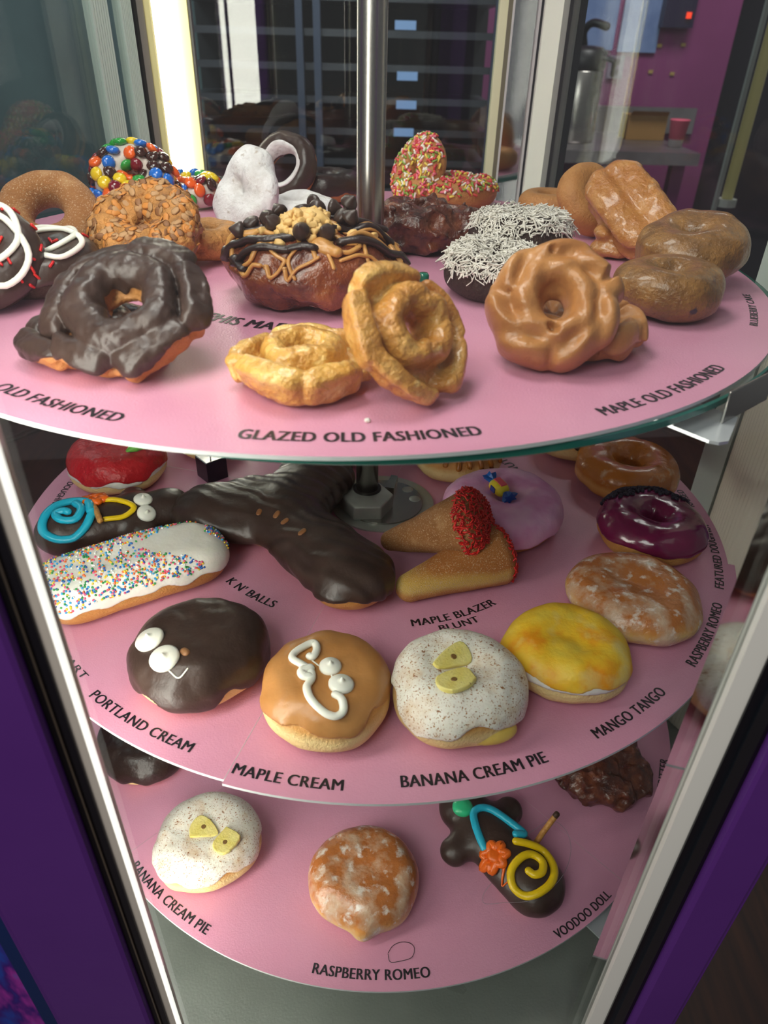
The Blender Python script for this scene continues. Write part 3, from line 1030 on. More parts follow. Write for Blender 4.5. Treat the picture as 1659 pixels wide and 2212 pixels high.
def lettering(parent, text, t, Rb, H, a0, a1, dz=.00025):
    cu_ = bpy.data.curves.new('lettering', 'FONT')
    cu_.body = text
    cu_.size = 1.0
    cu_.resolution_u = 4
    cu_.space_character = 1.06
    ob = bpy.data.objects.new('tmp', cu_)
    COL.objects.link(ob)
    bpy.context.view_layer.update()
    dg = bpy.context.evaluated_depsgraph_get()
    me = bpy.data.meshes.new_from_object(ob.evaluated_get(dg))
    bpy.data.objects.remove(ob)
    co = np.empty(len(me.vertices) * 3); me.vertices.foreach_get('co', co); co = co.reshape(-1, 3)
    x0, x1 = co[:, 0].min(), co[:, 0].max()
    cap = .70
    a = np.radians(a0 + (a1 - a0) * (co[:, 0] - x0) / (x1 - x0))
    r = Rb - co[:, 1] / cap * H
    c = CTX[t]
    co = np.stack([c[0] + r * np.sin(a), c[1] - r * np.cos(a), np.full(len(a), ZT[t] + dz)], 1)
    nv_ = len(co); sh = .00032 * H / .0075
    me.vertices.foreach_set('co', co.ravel())
    bm_ = bmesh.new(); bm_.from_mesh(me)
    src = list(bm_.faces)
    for k_ in (-1, 1):
        dup_ = bmesh.ops.duplicate(bm_, geom=src)
        for v_ in [g_ for g_ in dup_['geom'] if isinstance(g_, bmesh.types.BMVert)]:
            dx, dy = v_.co.x - c[0], v_.co.y - c[1]
            q_ = k_ * sh / math.hypot(dx, dy)
            v_.co.x, v_.co.y, v_.co.z = c[0] + dx - dy * q_, c[1] + dy + dx * q_, v_.co.z + k_ * .00002
    bm_.to_mesh(me); bm_.free()
    me.materials.clear(); me.materials.append(ink)
    me.name = 'lettering'
    me.update()
    return link('lettering', me, parent)


# top shelf: two half cards, cut along one straight line behind the pole
c1 = (-.0212, .0122); R1 = .2996
p_l, p_r = np.array([-.2160, -.1236]), np.array([.0676, .0464])
dv = (p_r - p_l) / np.linalg.norm(p_r - p_l)


def chord(c, R, p, d):
    q = p - np.array(c); b = q @ d; cc = q @ q - R * R
    s = math.sqrt(b * b - cc)
    return p + d * (-b - s), p + d * (-b + s)


eL, eR = chord(c1, R1, p_l, dv)
ang = lambda p, c: math.degrees(math.atan2(p[0] - c[0], -(p[1] - c[1])))
aL, aR = ang(eL, c1), ang(eR, c1)
notch_r = .012
nL, nR = chord((0, 0), notch_r, p_l, dv)
fa = [arc_pt(c1, R1, aL + (aR - aL) * i / 90) for i in range(91)]
nt_ = [ang(nR, (0, 0)), ang(nL, (0, 0))]
if nt_[0] < nt_[1]:
    nt_[0] += 360
nf = [arc_pt((0, 0), notch_r, nt_[0] + (nt_[1] - nt_[0]) * i / 16) for i in range(17)]
card_a = card('shelf_card', 'pink half card on the top shelf, front half below the old fashioned doughnuts', c1, R1, Z1, 0, 0, 1, pts=fa + nf)
nv = np.array([-dv[1], dv[0]])
bl, brr = chord(c1, R1 - .001, p_l + nv * .0006, dv)
a0_, a1_ = ang(brr, c1), ang(bl, c1) + 360
ba = [arc_pt(c1, R1 - .001, a0_ + (a1_ - a0_) * i / 90) for i in range(91)]
nb = []
bL, bR = chord((0, 0), notch_r, p_l + nv * .0006, dv)
t0_, t1_ = ang(bL, (0, 0)), ang(bR, (0, 0))
t0_ = t0_ % 360; t1_ = t1_ % 360
if t0_ < t1_:
    t0_ += 360
nb = [arc_pt((0, 0), notch_r, t0_ + (t1_ - t0_) * i / 12) for i in range(13)]
card_b = card('shelf_card', 'pink half card on the top shelf, back half under the candy covered doughnuts', c1, R1, Z1 - .0002, 0, 0, 1, pts=ba + nb)
lettering(card_a, 'OLD FASHIONED', 1, .2855, .0082, -32.3, -17.3)
lettering(card_a, 'GLAZED OLD FASHIONED', 1, .2868, .0085, -6.2, 14.8)
lettering(card_a, 'MAPLE OLD FASHIONED', 1, .2878, .0080, 27.2, 47.0)
lettering(card_a, 'BLUEBERRY CAKE', 1, .2870, .0048, 63.6, 77.5)
lettering(card_a, 'MEMPHIS MAFIA', 1, .157, .0125, -39, -6)
# middle shelf: four quarter cards
c2 = CTX[2]
for a0, a1, R, z, lb in ((-15.8, 74.2, .3032, Z2 + .0004, 'pink quarter card on the middle shelf printed MAPLE CREAM and MANGO TANGO'),
                         (-105.8, -15.9, .3005, Z2, 'pink quarter card on the middle shelf printed PORTLAND CREAM'),
                         (74.3, 164, .2985, Z2, 'pink quarter card at the right back of the middle shelf under the glazed ring'),
                         (164.1, 254.1, .2985, Z2, 'pink quarter card at the back left of the middle shelf behind the black cube')):
    o = card('shelf_card', lb, c2, R, z, a0, a1, 2, inner=.034)
    if a0 == -15.8:
        lettering(o, 'MAPLE CREAM', 2, .2957, .0072, -15.4, -2.9, .0007)
        lettering(o, 'BANANA CREAM PIE', 2, .2932, .0078, 3.5, 20.8, .0007)
        lettering(o, 'MANGO TANGO', 2, .2914, .0074, 28.1, 41.0, .0007)
        lettering(o, 'RASPBERRY ROMEO', 2, .2936, .0072, 48.0, 63.3, .0007)
        lettering(o, 'MAPLE BLAZER', 2, .1640, .0072, 9.9, 34.0, .0007)
        lettering(o, 'BLUNT', 2, .1733, .0064, 16.2, 26.5, .0007)
    elif a0 == -105.8:
        lettering(o, 'TART', 2, .2860, .0050, -47.0, -40.8)
        lettering(o, 'PORTLAND CREAM', 2, .2912, .0070, -37.7, -21.3)
        lettering(o, "K N' BALLS", 2, .1618, .0078, -44.5, -27.2)
        lettering(o, 'LONGJOHN DOUGHNUT', 2, .2860, .0060, -104.5, -85.5)
    elif a0 == 74.3:
        lettering(o, 'RAISED', 2, .2910, .0060, 90.8, 96.5)
        lettering(o, 'NUT', 2, .1555, .0090, 113.5, 124)
        lettering(o, 'DOUGHNUT', 2, .2935, .0068, 76.9, 85.3)
    if a0 == -15.8:
        lettering(o, 'FEATURED', 2, .2935, .0068, 67.2, 76.0, .0007)
# lower shelf
c3 = CTX[3]
for a0, a1, R, z, lb in ((-47, 43.2, .2974, Z3 + .0004, 'pink quarter card on the bottom shelf printed RASPBERRY ROMEO and VOODOO DOLL'),
                         (43.3, 133, .2960, Z3, 'pink quarter card on the bottom shelf printed APPLE FRITTER'),
                         (133.1, 223, .2960, Z3, 'pink quarter card at the back of the bottom shelf'),
                         (-137, -47.1, .2960, Z3, 'pink quarter card on the bottom shelf under the dark iced doughnut')):
    o = card('shelf_card', lb, c3, R, z, a0, a1, 3, inner=.034)
    if a0 == -47:
        lettering(o, 'BANANA CREAM PIE', 3, .2918, .0078, -44.7, -27.0, .0007)
        lettering(o, 'RASPBERRY ROMEO', 3, .2899, .0074, -9.7, 7.6, .0007)
        lettering(o, 'VOODOO DOLL', 3, .2942, .0068, 28.0, 39.8, .0007)
    elif a0 == 43.3:
        lettering(o, 'APPLE FRITTER', 3, .2938, .0080, 58.6, 71.3)
# ------------------------------------------------------------------ pastries
DN = 'doughnut'


def filled(name, label, tier, x, y, r, h, icing, zc=.45, th=.0017, amp=.003, freq=6, seed=0, step=.0011, ry=None, dm=None, dent=0.0, dome=.11, lift=0, spin=0, tilt=0, az=0, wob=.0022, group=None):
    p = Pastry(name, label, DN, tier, x, y, group, tilt, az, spin, lift, h / 2 if tilt else 0)
    f = f_pillow(r - .0012, h - .001, ry, seed=seed, dent=dent, dome=dome, wob=wob)
    ex = (r + .009, (ry or r) + .009, h + .008)
    p.solid('dough', f, ex, step, dm or dough(h))
    if icing:
        p.solid('icing', f_icing(f, th, h * zc, amp, freq, seed), ex, step, icing)
    return p


def ring(name, label, tier, x, y, r, h, dm, icing=None, hole=.3, zc=.5, th=.0015, amp=.002, freq=6, seed=0, step=.0011, tilt=0, az=0, spin=0, lift=0, cat=DN, group=None, wob=.0015):
    p = Pastry(name, label, cat, tier, x, y, group, tilt, az, spin, lift, h / 2 if tilt else 0)
    f = f_ring(r, h, hole, seed, wob)
    ex = (r + .008, r + .008, h + .006)
    p.solid('dough', f, ex, step, dm)
    p.f = f
    if icing:
        p.solid('icing', f_icing(f, th, h * zc, amp, freq, seed), ex, step, icing)
    return p


def oldfash(name, label, tier, x, y, R, h, dm, icing=None, tilt=0, az=0, spin=0, lift=0, seed=0, relief=1, n=6, hole=.2, zc=.35, step=.0009, style=0):
    p = Pastry(name, label, DN, tier, x, y, 'old fashioned doughnuts', tilt, az, spin, lift, h / 2 if tilt else 0)
    f = f_oldround(R, h, n, seed, hole) if style else f_oldfash(R, h, n, seed, relief, hole)
    ex = (R + .012, R + .012, h * 1.35 + .006)
    p.solid('dough', f, ex, step, dm)
    if icing:
        p.solid('icing', f_icing(f, .0014, h * zc, .004, 4, seed, .0014), ex, step, icing)
    return p


def lentil_mesh(nm, m_, r=.0062):
    me = MB().lathe([(r * .25, -r * .50), (r * .75, -r * .36), (r, 0), (r * .75, r * .36), (r * .25, r * .5)], 14).mesh(nm, m_, True)
    return me


# ---- bottom shelf
def banana_slice(p, pts, name='banana_slice', th=.0024, lift=.0008):
    c = np.mean(pts, axis=0) * .001
    h, nn = p.drop(*c)
    lc = [(a * .001 - c[0], b * .001 - c[1]) for a, b in pts]
    cm = catmull([(*q, 0) for q in lc + [lc[0]]], 3)[:-1, :2]
    mb = MB().prism([tuple(q) for q in cm], -.001, th)
    o = bevel(mb.obj(name, banana_m, p.e), .0010, 3, .5)
    q = nn.to_track_quat('Z', 'Y').to_matrix().to_4x4()
    o.matrix_local = Matrix.Translation(h + nn * lift) @ Matrix.Identity(4).lerp(q, .8)
    mb2 = MB().lathe([(.0022, th - .0002), (.0016, th + .0004)], 8)
    s = mb2.obj('seed_core', flat('banana_core', '#7a5a2c', .5), o)
    return o


p = filled('filled_doughnut', 'round white iced doughnut with cinnamon and banana slices on the bottom shelf', 3, -.1251, -.1986, .0439, .0331, cinn_ic, .50, amp=.004, seed=1, dent=.003)
banana_slice(p, [(-14.8, -1.9), (-11, 6.9), (-1.6, 11.5), (4.4, 4.7), (6.9, -7.6), (3, -10.7)])
banana_slice(p, [(9, -3.9), (24.1, -2.5), (26.6, -13.3), (24.1, -21.6), (16.7, -23.5), (10.4, -19.5)])
p.settle()
p = Pastry('filled_doughnut', 'round milky glazed doughnut alone in the middle of the bottom shelf', DN, 3, .0048, -.2270)
fq_ = f_pillow(.0445, .034, None, seed=2, dent=.003, wob=.002)
fc2 = f_capsule((0, -.030, .013), (.0, -.0405, .0115), .012, .0060, .9)
p.solid('dough', lambda X, Y, Z: smin(fq_(X, Y, Z), fc2(X, Y, Z), .010), (.056, .062, .044), .0011, glaze_white)
p.settle()
filled('filled_doughnut', 'dark chocolate iced doughnut half hidden at the left of the bottom shelf', 3, -.205, -.098, .0463, .0349, choc_dark, .16, amp=.006, freq=5, seed=3, step=.0013).settle()


def fritter(label, tier, x, y, r, ry, h, m_, seed, amp=.007, freq=70, step=.0012, cat='fritter', lift=0, spin=0):
    p = Pastry('apple_fritter', label, cat, tier, x, y, None, 0, 0, spin, lift)
    f = f_lumps(f_pillow(r - amp * .6, h - amp * .6, ry - amp * .6, wob=.003, seed=seed, dome=.3), amp, freq, seed)
    p.solid('dough', lambda X, Y, Z: smax(f(X, Y, Z), -Z, .002), (r + .012, ry + .012, h + .012), step, m_)
    return p


fritter('dark lumpy apple fritter at the right of the bottom shelf', 3, .2219, -.1176, .0490, .0490, .036, fritter_b, 4).settle()


def doll(label, x, y, tier, ang, L, cols, seed=0):
    """person-shaped chocolate pastry: head at -x end of the local axis"""
    p = Pastry('doll_pastry', label, 'doll pastry', tier, x, y, None, 0, 0, 0)
    ca, sa = math.cos(math.radians(ang)), math.sin(math.radians(ang))
    def W(u, v, z):
        return (u * ca - v * sa, u * sa + v * ca, z)
    fs = [f_capsule(W(-.022, 0, .0155), W(L * .5 - .024, 0, .0155), .0225, .0235, .72),
          f_capsule(W(-.047, 0, .0155), W(-.05, 0, .0155), .0195, .0195, .78),
          f_capsule(W(-.026, .012, .014), W(-.026, .031, .013), .0125, .0105, .85),
          f_capsule(W(-.026, -.012, .014), W(-.026, -.031, .013), .0125, .0105, .85)]
    def f(X, Y, Z):
        d = fs[0](X, Y, Z)
        for g in fs[1:]:
            d = smin(d, g(X, Y, Z), .008)
        return smax(d, -Z, .002) + .0012 * vn(X, Y, Z, 60, seed, 2)
    e = L * .5 + .03
    p.solid('dough', f, (e, e, .042), .0013, dough(34, 'doll_dough'))
    def fi(X, Y, Z):
        cut = .0068 + .004 * vn(X, Y, X * 0, 75, seed) + .0015 * np.sin(np.arctan2(Y, X) * 17)
        return smax(f(X, Y, Z) - .0016, cut - Z, .0014)
    p.solid('icing', fi, (e, e, .042), .0012, choc)
    return p


p = doll('chocolate doll pastry with yellow spiral and pretzel stick on the bottom shelf', .12, -.205, 3, -53, .112, None, 1)
p.pipe('blue_necklace', [(7.4, 4.5), (14.7, 6.8), (4.9, 15.6), (-9.1, 26.2), (-18, 28.3), (-24.1, 24.3), (-23.8, 13.7), (-20.8, 3.3), (-17.6, -4.6)], .0034, cyan_ic)
p.pipe('yellow_spiral', [(6.4, -2.1), (18.3, -4), (28.5, -8), (33.5, -19.8), (30, -32.3), (19.7, -40.3), (9.2, -41.7), (1.4, -35), (0.4, -24.4), (8.5, -15.8), (17.5, -13.1), (24.7, -18.3), (23, -26.8), (17, -29.2), (12.9, -26.3)], .0033, yellow_ic, smooth=5)
hp = [(-10.7 + (7.2 + 2.2 * math.cos(7 * a)) * math.cos(a), -11.5 + (7.2 + 2.2 * math.cos(7 * a)) * math.sin(a)) for a in np.linspace(0, 2 * math.pi, 29)]
ob = p.pipe('orange_heart', hp, .0034, orange_ic, smooth=3)
V, Q = surfnet(f_capsule((-.0107, -.0115, .0305), (-.0100, -.0110, .0305), .0072, .0072, .5), (-.03, -.03, .01), (.01, .01, .045), .001)
link('heart_filling', mesh_np('heart_filling', V, Q, orange_ic), ob)
p.pipe('orange_thread', [(-4, -19), (-6, -26), (-7, -33)], [.0014, .0006], orange_ic)
for (ex, ey, er) in ((-33.5, 31, .0085),):
    h_, n_ = p.drop(ex * .001, ey * .001)
    V, Q = surfnet(f_capsule((h_.x, h_.y, h_.z), (h_.x + .001, h_.y, h_.z), er, er, .6), (h_.x - .012, h_.y - .012, h_.z - .01), (h_.x + .013, h_.y + .012, h_.z + .01), .001)
    link('green_eye', mesh_np('green_eye', V, Q, green_ic), p.e)
V, Fq = tube_arrays([(.0245, .003, .022), (.031, .0075, .034), (.0395, .0125, .048)], .0024, 10)
ps = link('pretzel_stick', mesh_py('pretzel_stick', V, Fq, pretzel_m, True), p.e)
V, Fq = tube_arrays([(.0393, .0124, .0476), (.0405, .0131, .0495)], .0025, 10)
link('burnt_tip', mesh_py('burnt_tip', V, Fq, flat('burnt_pretzel', '#3a2010', .6), True), ps)
p.settle()
# hairs
hair = flat('dark_hair', '#2a2028', .5)
V, Fq = tube_arrays(catmull([(.0238, -.2767, 0), (.0275, -.2715, 0), (.0337, -.2688, 0), (.0405, -.2695, 0), (.0438, -.2732, 0), (.0415, -.2795, 0), (.033, -.2822, 0), (.0255, -.2828, 0), (.0238, -.2775, 0)], 6) + [0, 0, Z3 + .0010], .00022, 5)
tag(link('thread_loop', mesh_py('thread_loop', V, Fq, hair)), 'thin dark thread loop lying on the pink card above RASPBERRY ROMEO on the bottom shelf', 'thread')
V, Fq = tube_arrays(catmull([(.1215, -.222, .030), (.103, -.231, .008), (.100, -.240, .004), (.113, -.246, .016), (.136, -.250, .030), (.158, -.235, .033), (.171, -.212, .030), (.170, -.196, .034), (.158, -.190, .038), (.138, -.200, .036)], 8) + [0, 0, Z3], .00016, 5)
tag(link('hair_strand', mesh_py('hair_strand', V, Fq, flat('clear_fibre', '#8c8690', .4))), 'fine hair strand draped over the doll pastry with the yellow spiral', 'hair')

# ---- middle shelf
# maple cream face
p = filled('filled_doughnut', 'maple iced doughnut with white moustache and eyes on the middle shelf', 2, -.02, -.2363, .0425, .0350, maple, .58, amp=.004, freq=5, seed=5)
p.pipe('moustache', [(x_ * .88 + .5, y_ * .88 + 1) for x_, y_ in [(-12, 6), (-9.6, 5.4), (-7.4, 12), (-9, 19), (-13, 19), (-18.6, 13.9), (-23.5, 7.5), (-22.9, 2.2), (-16.9, -2), (-10.6, -6.5), (-9, -13.6), (-11.3, -20), (-9.5, -28), (-4.2, -34.6), (2.7, -39.2), (9, -39.6), (12.8, -35.7), (11.5, -29.5), (7.3, -26.8)]], .0025, pipe_white, smooth=5)
p.pipe('moustache_curl', [(-9, -3.0), (-13.6, -5.4), (-12.7, -9), (-8.7, -9.6)], .0029, pipe_white)
p.pipe('icing_thread', [(-9, 4.4), (-4.2, .4)], .0005, pipe_white)
p.pipe('icing_thread', [(3.6, -5.5), (4.3, -8.1)], .0006, pipe_white)


def eye_mesh(rx):
    return MB().lathe([(rx * .98, -.001), (rx, .0008), (rx * .85, .0022), (rx * .4, .0028), (rx * .18, .0034), (rx * .10, .0050), (rx * .02, .0056)], 24).mesh('eye', pipe_white, True)


for x_, y_, r_ in ((2.8, -.1, .0068), (10, -13.8, .0076)):
    p.place(link('eye', eye_mesh(r_)), x_ * .001, y_ * .001)
p.settle()
# chocolate face
p = filled('filled_doughnut', 'dark chocolate iced doughnut with two white dot eyes on the middle shelf', 2, -.1042, -.2056, .0447, .0350, choc, .25, amp=.006, freq=5, seed=6, th=.002)
for x_, y_ in ((-26.3, -9.2), (-12.9, -25.5)):
    p.place(link('eye', eye_mesh(.0092)), x_ * .001, y_ * .001)
p.pipe('icing_thread', [(-8.3, -33), (-2.4, -36.5), (2.3, -32)], .0006, pipe_white)
V, Q = surfnet(f_capsule((0, 0, 0), (.002, 0, 0), .0026, .0026, .6), (-.005, -.005, -.004), (.007, .005, .004), .0006)
p.place(link('bare_spot', mesh_np('bare_spot', V, Q, flat('tan_spot', '#9a6c46', .5))), -.0025, -.0198)
p.settle()
# banana cream pie
p = filled('filled_doughnut', 'tall white iced doughnut with cinnamon and banana slices on the middle shelf', 2, .0602, -.2340, .0425, .0405, cinn_ic, .50, amp=.006, freq=4, seed=7, dent=.007, th=.0024)
V, Q = surfnet(f_pillow(.025, .010, .012, seed=2), (-.035, -.02, -.004), (.035, .02, .016), .0011)
bo = link('custard', mesh_np('custard', V, Q, mat('custard_filling', [(.3, '#d9b24c'), (.7, '#e6c766')], scale=80, rough=.4, sss=.2)), p.e)
bo.matrix_local = Matrix.Translation((.009, -.0262, .0090))
banana_slice(p, [(-18.2, 7.3), (-6.8, 11.1), (6.5, 12.1), (8.3, 4.4), (4, -3.2), (-5.8, -1.4), (-17, 2.4)])
banana_slice(p, [(-14.6, -8.2), (-6.2, -7.4), (3.2, -11.7), (5.3, -19.4), (1.9, -25.6), (-4.9, -27), (-18.7, -19.9)])
p.settle()
# mango
p = filled('filled_doughnut', 'yellow and orange iced mango doughnut on the middle shelf', 2, .1350, -.2000, .0413, .0330, mango, .54, amp=.002, freq=5, seed=8, dent=.0055, th=.0020)
f = f_pillow(.0401, .032, None, seed=8, dent=.0055, wob=.0022, dome=.11)
p.solid('white_underlayer', lambda X, Y, Z: smax(smax(f(X, Y, Z) - .0014, .0155 - Z, .001), Z - .022, .001), (.05, .05, .042), .0012, white_ic, main=False)
p.settle()
# raspberry romeo, right side
filled('filled_doughnut', 'wide milky glazed doughnut at the right edge beside the yellow doughnut', 2, .1975, -.1400, .0495, .0310, None, seed=9, dm=glaze_white, dent=.006, dome=.3).settle()
# purple ring
p = ring('ring_doughnut', 'purple iced ring doughnut with dark crumbs along its back edge', 2, .2353, -.0550, .0428, .0330, dough(33), purple_ic, hole=.15, zc=.52, seed=10, freq=4, amp=.002)
P, Nn, g = p.scatter(420, lambda C, N: (C[:, 1] > .002) & (C[:, 2] > .014) & (np.abs(np.hypot(C[:, 0], C[:, 1]) - .033) < .009) & (C[:, 1] > .35 * np.abs(C[:, 0]) + .006), 3)
strew('crumbs', P, Nn, g, (tmpl_ball(.0016)[0] * [1, 1.2, .8], tmpl_ball(.001)[1]), [crumb_m], p.e, .0008, .3)
p.settle()
# glazed ring
ring('ring_doughnut', 'clear glazed ring doughnut at the right back of the middle shelf', 2, .2430, .0400, .0475, .0330, glaze_clear, hole=.24, seed=11, wob=.0025).settle()
# bubblegum
p = ring('ring_doughnut', 'pink iced ring doughnut topped with a wrapped candy', 2, .1167, -.0319, .0490, .0336, dough(33), pink_ic, hole=.12, zc=.38, seed=12, freq=5, amp=.003, th=.002)
cd = empty('wrapped_candy_part', '', '')
for k_ in ('label', 'category'):
    del cd[k_]
cd.name = 'wrapped_candy'
cd.parent = p.e
yel = mat('yellow_wrapper', [(.3, '#e6d020'), (.7, '#f0dd3c')], scale=100, rough=.35)
bl_ = flat('blue_wrapper', '#1560b8', .3)
V, Q = surfnet(f_lumps(f_bar(.018, .0125, .011, 2, .0004, .42), .0006, 200, 1), (-.013, -.01, -.003), (.013, .01, .014), .0007)
link('wrapper', mesh_np('wrapper', V, Q, yel), cd)
for sgn in (-1, 1):
    mb = MB()
    n = 12
    prof = [(.0022, .0085), (.003, .0095), (.0052, .0135), (.006, .0165)]
    V = []
    for r_, x_ in prof:
        for k in range(n):
            a = 2 * math.pi * k / n
            rr = r_ * (1 + (.35 if k % 2 else -.25) * (r_ > .004))
            V.append((sgn * x_, rr * math.cos(a), .0055 + .75 * rr * math.sin(a)))
    Fq = [(j * n + k, j * n + (k + 1) % n, (j + 1) * n + (k + 1) % n, (j + 1) * n + k) for j in range(3) for k in range(n)] + [tuple(range(n)), tuple(3 * n + k for k in range(n))]
    mb.add(V, Fq).obj('twisted_end', bl_, cd)
MB().box(-.0055, .0055, -.0028, .0030, .0105, .0117).obj('pink_patch', flat('pink_patch', '#e25a6a', .35), cd)
MB().box(-.003, .003, -.0072, -.0060, .003, .0075).obj('blue_patch', flat('blue_patch', '#3a4ca0', .35), cd)
h_, n_ = p.drop(-.0055, .009)
cd.matrix_local = Matrix.Translation(Vector((-.0050, .0065, .0290))) @ Matrix.Rotation(math.radians(-62), 4, 'Z') @ Matrix.Rotation(math.radians(6), 4, 'Y')
p.settle()
# caramel with cream dots
p = filled('filled_doughnut', 'caramel drizzled doughnut with white cream dots behind the pink one', 2, .0869, .0694, .0443, .0310, None, seed=13, step=.0013)
caramel = mat('caramel', [(.3, '#9a5a1c'), (.7, '#b87328')], scale=60, rough=.25)
for i, a in enumerate((-150, -128, -112, -95, -80, -62, -45, -25)):
    a = math.radians(a)
    p.pipe('caramel_drip', [(20 * math.cos(a + .2), 20 * math.sin(a + .2)), (30 * math.cos(a), 30 * math.sin(a)), (38 * math.cos(a), 38 * math.sin(a)), (41 * math.cos(a), 41 * math.sin(a))], [.002, .0022, .0026], caramel)
for x_, y_ in ((-14, -22), (16, -24), (0, 4)):
    p.place(MB().lathe([(.0085, -.001), (.0088, .002), (.006, .005), (.002, .0075)], 18).obj('cream_dot', pipe_white, None, True), x_ * .001, y_ * .001)
p.settle()
filled('filled_doughnut', 'plain doughnut mostly hidden behind the steel pole', 2, -.0137, .0950, .0400, .0300, None, seed=14, step=.0015).settle()
filled('filled_doughnut', 'plain doughnut mostly hidden behind the small black cube', 2, -.1606, .0930, .0340, .0270, None, seed=15, step=.0015).settle()
filled('filled_doughnut', 'dark chocolate iced doughnut mostly hidden behind the clear glazed ring', 2, .2090, .1110, .0435, .0321, choc_dark, .42, amp=.006, freq=4, seed=16, step=.0014).settle()
# red with leaf
p = filled('filled_doughnut', 'red iced doughnut with a green icing leaf at the left back', 2, -.2319, .0372, .0471, .0345, red_ic, .46, amp=.0025, freq=7, seed=17, th=.002)
p.pipe('green_leaf', [(18.1, -18), (22.5, -12.5), (29.5, -6.5)], [.0018, .0052, .0046], lime_ic, smooth=8)
p.pipe('icing_ridge', [(-12, -10), (-2, -4), (8, 0), (18, -2)], [.001, .002, .001], red_ic, sink=.6)
f = f_pillow(.0459, .0335, None, seed=17, wob=.0022, dome=.11)
p.solid('white_underlayer', lambda X, Y, Z: smax(smax(f(X, Y, Z) - .0011, .0128 + .002 * vn(X, Y, X * 0, 90, 3) - Z, .001), Z - .019, .001), (.056, .056, .042), .0014, white_ic, main=False)
p.settle()
# black cube
bc = empty('sign_holder', 'small black cube with silver top standing by the big chocolate pastry', 'sign holder', (-.1465, .0405, Z2 + .0004))
bc.rotation_euler = (0, 0, math.radians(42))
bevel(MB().box(-.0105, .0105, -.0105, .0105, 0, .0215).obj('block', flat('gloss_black', '#0c0b1a', .15), bc), .0006)
MB().box(-.0100, .0100, -.0100, .0100, .0215, .0222).obj('silver_top', mat('silver_foil', [(.3, '#aaa9a8'), (.7, '#d6d5d3')], scale=120, rough=.3, metal=.8), bc)
MB().lathe([(.0006, .0222), (.0006, .060)], 8).obj('wire', steel, bc)
# doll two
p = doll('chocolate doll pastry with blue spiral and white eyes at the left of the middle shelf', -.212, -.0615, 2, 204, .104, None, 2)
p.pipe('blue_spiral', [(-3.7, -11.3), (-9.4, -.5), (-21, 1.5), (-32, -6.5), (-36.5, -19), (-34, -30), (-23.3, -34), (-12.5, -31), (-4.5, -22), (-2.1, -11.3)], .0036, cyan_ic, smooth=5)
p.pipe('blue_curl', [(-18.5, -3), (-11.4, -9.6), (-13, -20), (-23, -22.5), (-28.5, -17.1), (-23.7, -14), (-20.1, -14.8)], .0034, cyan_ic, smooth=5)
p.pipe('yellow_necklace', [(2.4, 4), (15, 3.5), (26.8, -1.2), (20.8, -9.4), (7.7, -15)], .0025, yellow_ic)
hp = [(-6.2 + (7.0 + 2.2 * math.cos(6 * a)) * math.cos(a), 5.0 + (5.2 + 1.8 * math.cos(6 * a)) * math.sin(a)) for a in np.linspace(0, 2 * math.pi, 25)]
p.pipe('orange_heart', hp, .0034, orange_ic, smooth=3)
for x_, y_ in ((31, 9.5), (36.5, -3.0)):
    p.place(link('eye', eye_mesh(.0075)), x_ * .001, y_ * .001)
V, Fq = tube_arrays([(-.0070, .0010, .0335), (.0005, -.011, .0345), (.0075, -.0235, .033)], .0023, 10)
link('pretzel_stick', mesh_py('pretzel_stick', V, Fq, pretzel_m, True), p.e)
p.settle()
# long john
p = Pastry('long_john', 'white iced long john covered in rainbow dots on the middle shelf', DN, 2, -.1690, -.1255)
ca, sa = math.cos(math.radians(30)), math.sin(math.radians(30))
fb = f_bar(.136, .057, .0335, 3)
fr = lambda X, Y, Z: fb(X * ca + Y * sa, -X * sa + Y * ca, Z)
p.solid('dough', fr, (.085, .07, .042), .0013, dough(33))
def f_lj(X, Y, Z):
    cut = .0155 + .003 * vn(X, Y, X * 0, 70, 4, 2) + .0015 * np.sin(X * 260)
    return smax(fr(X, Y, Z) - .0019, cut - Z, .0016)
p.solid('icing', f_lj, (.085, .07, .042), .0012, white_ic)
P, Nn, g = p.scatter(1900, lambda C, N: (N[:, 2] > .25) & (C[:, 2] > .02), 5)
dens = vn(P[:, 0], P[:, 1], P[:, 2], 40, 2)
keep = (dens + .0) + (-(P[:, 0]) * 9) > -.55
strew('rainbow_dots', P[keep], Nn[keep], g, tmpl_ball(.00088), nonp, p.e, .0004, .3)
p.settle()
# big three-armed chocolate pastry
p = Pastry('three_armed_pastry', 'big three-armed chocolate iced pastry in the middle of the middle shelf', 'pastry', 2, -.060, -.060)
fa_ = f_capsule((-.066, .012, .0185), (-.012, .004, .019), .0325, .0300, .58)
fb_ = f_capsule((.014, .072, .0185), (-.008, .014, .019), .0325, .0300, .58)
fc_ = f_capsule((-.010, .006, .020), (.0500, -.0680, .019), .0290, .0315, .60)
fd_ = f_capsule((-.034, .030, .021), (.0, .024, .021), .026, .024, .58)
def fy(X, Y, Z):
    d = smin(smin(smin(fa_(X, Y, Z), fb_(X, Y, Z), .012), fc_(X, Y, Z), .010), fd_(X, Y, Z), .012)
    return smax(d, -Z, .002) + .0018 * vn(X, Y, Z, 38, 8, 2)
p.solid('dough', fy, (.105, .112, .05), .0016, dough(38, 'armed_dough'), lo=(-.107, -.118, -.006))
def fyi(X, Y, Z):
    cut = .0125 + .0045 * vn(X, Y, X * 0, 45, 6, 2) + .007 * np.exp(-((X - .052) ** 2 + (Y + .096) ** 2) / .024 ** 2)
    rip = .0007 * np.sin((X * .55 + Y) * 420 + 3 * vn(X, Y, Z, 50, 2))
    return smax(fy(X, Y, Z) - .002 + rip, cut - Z, .0016)
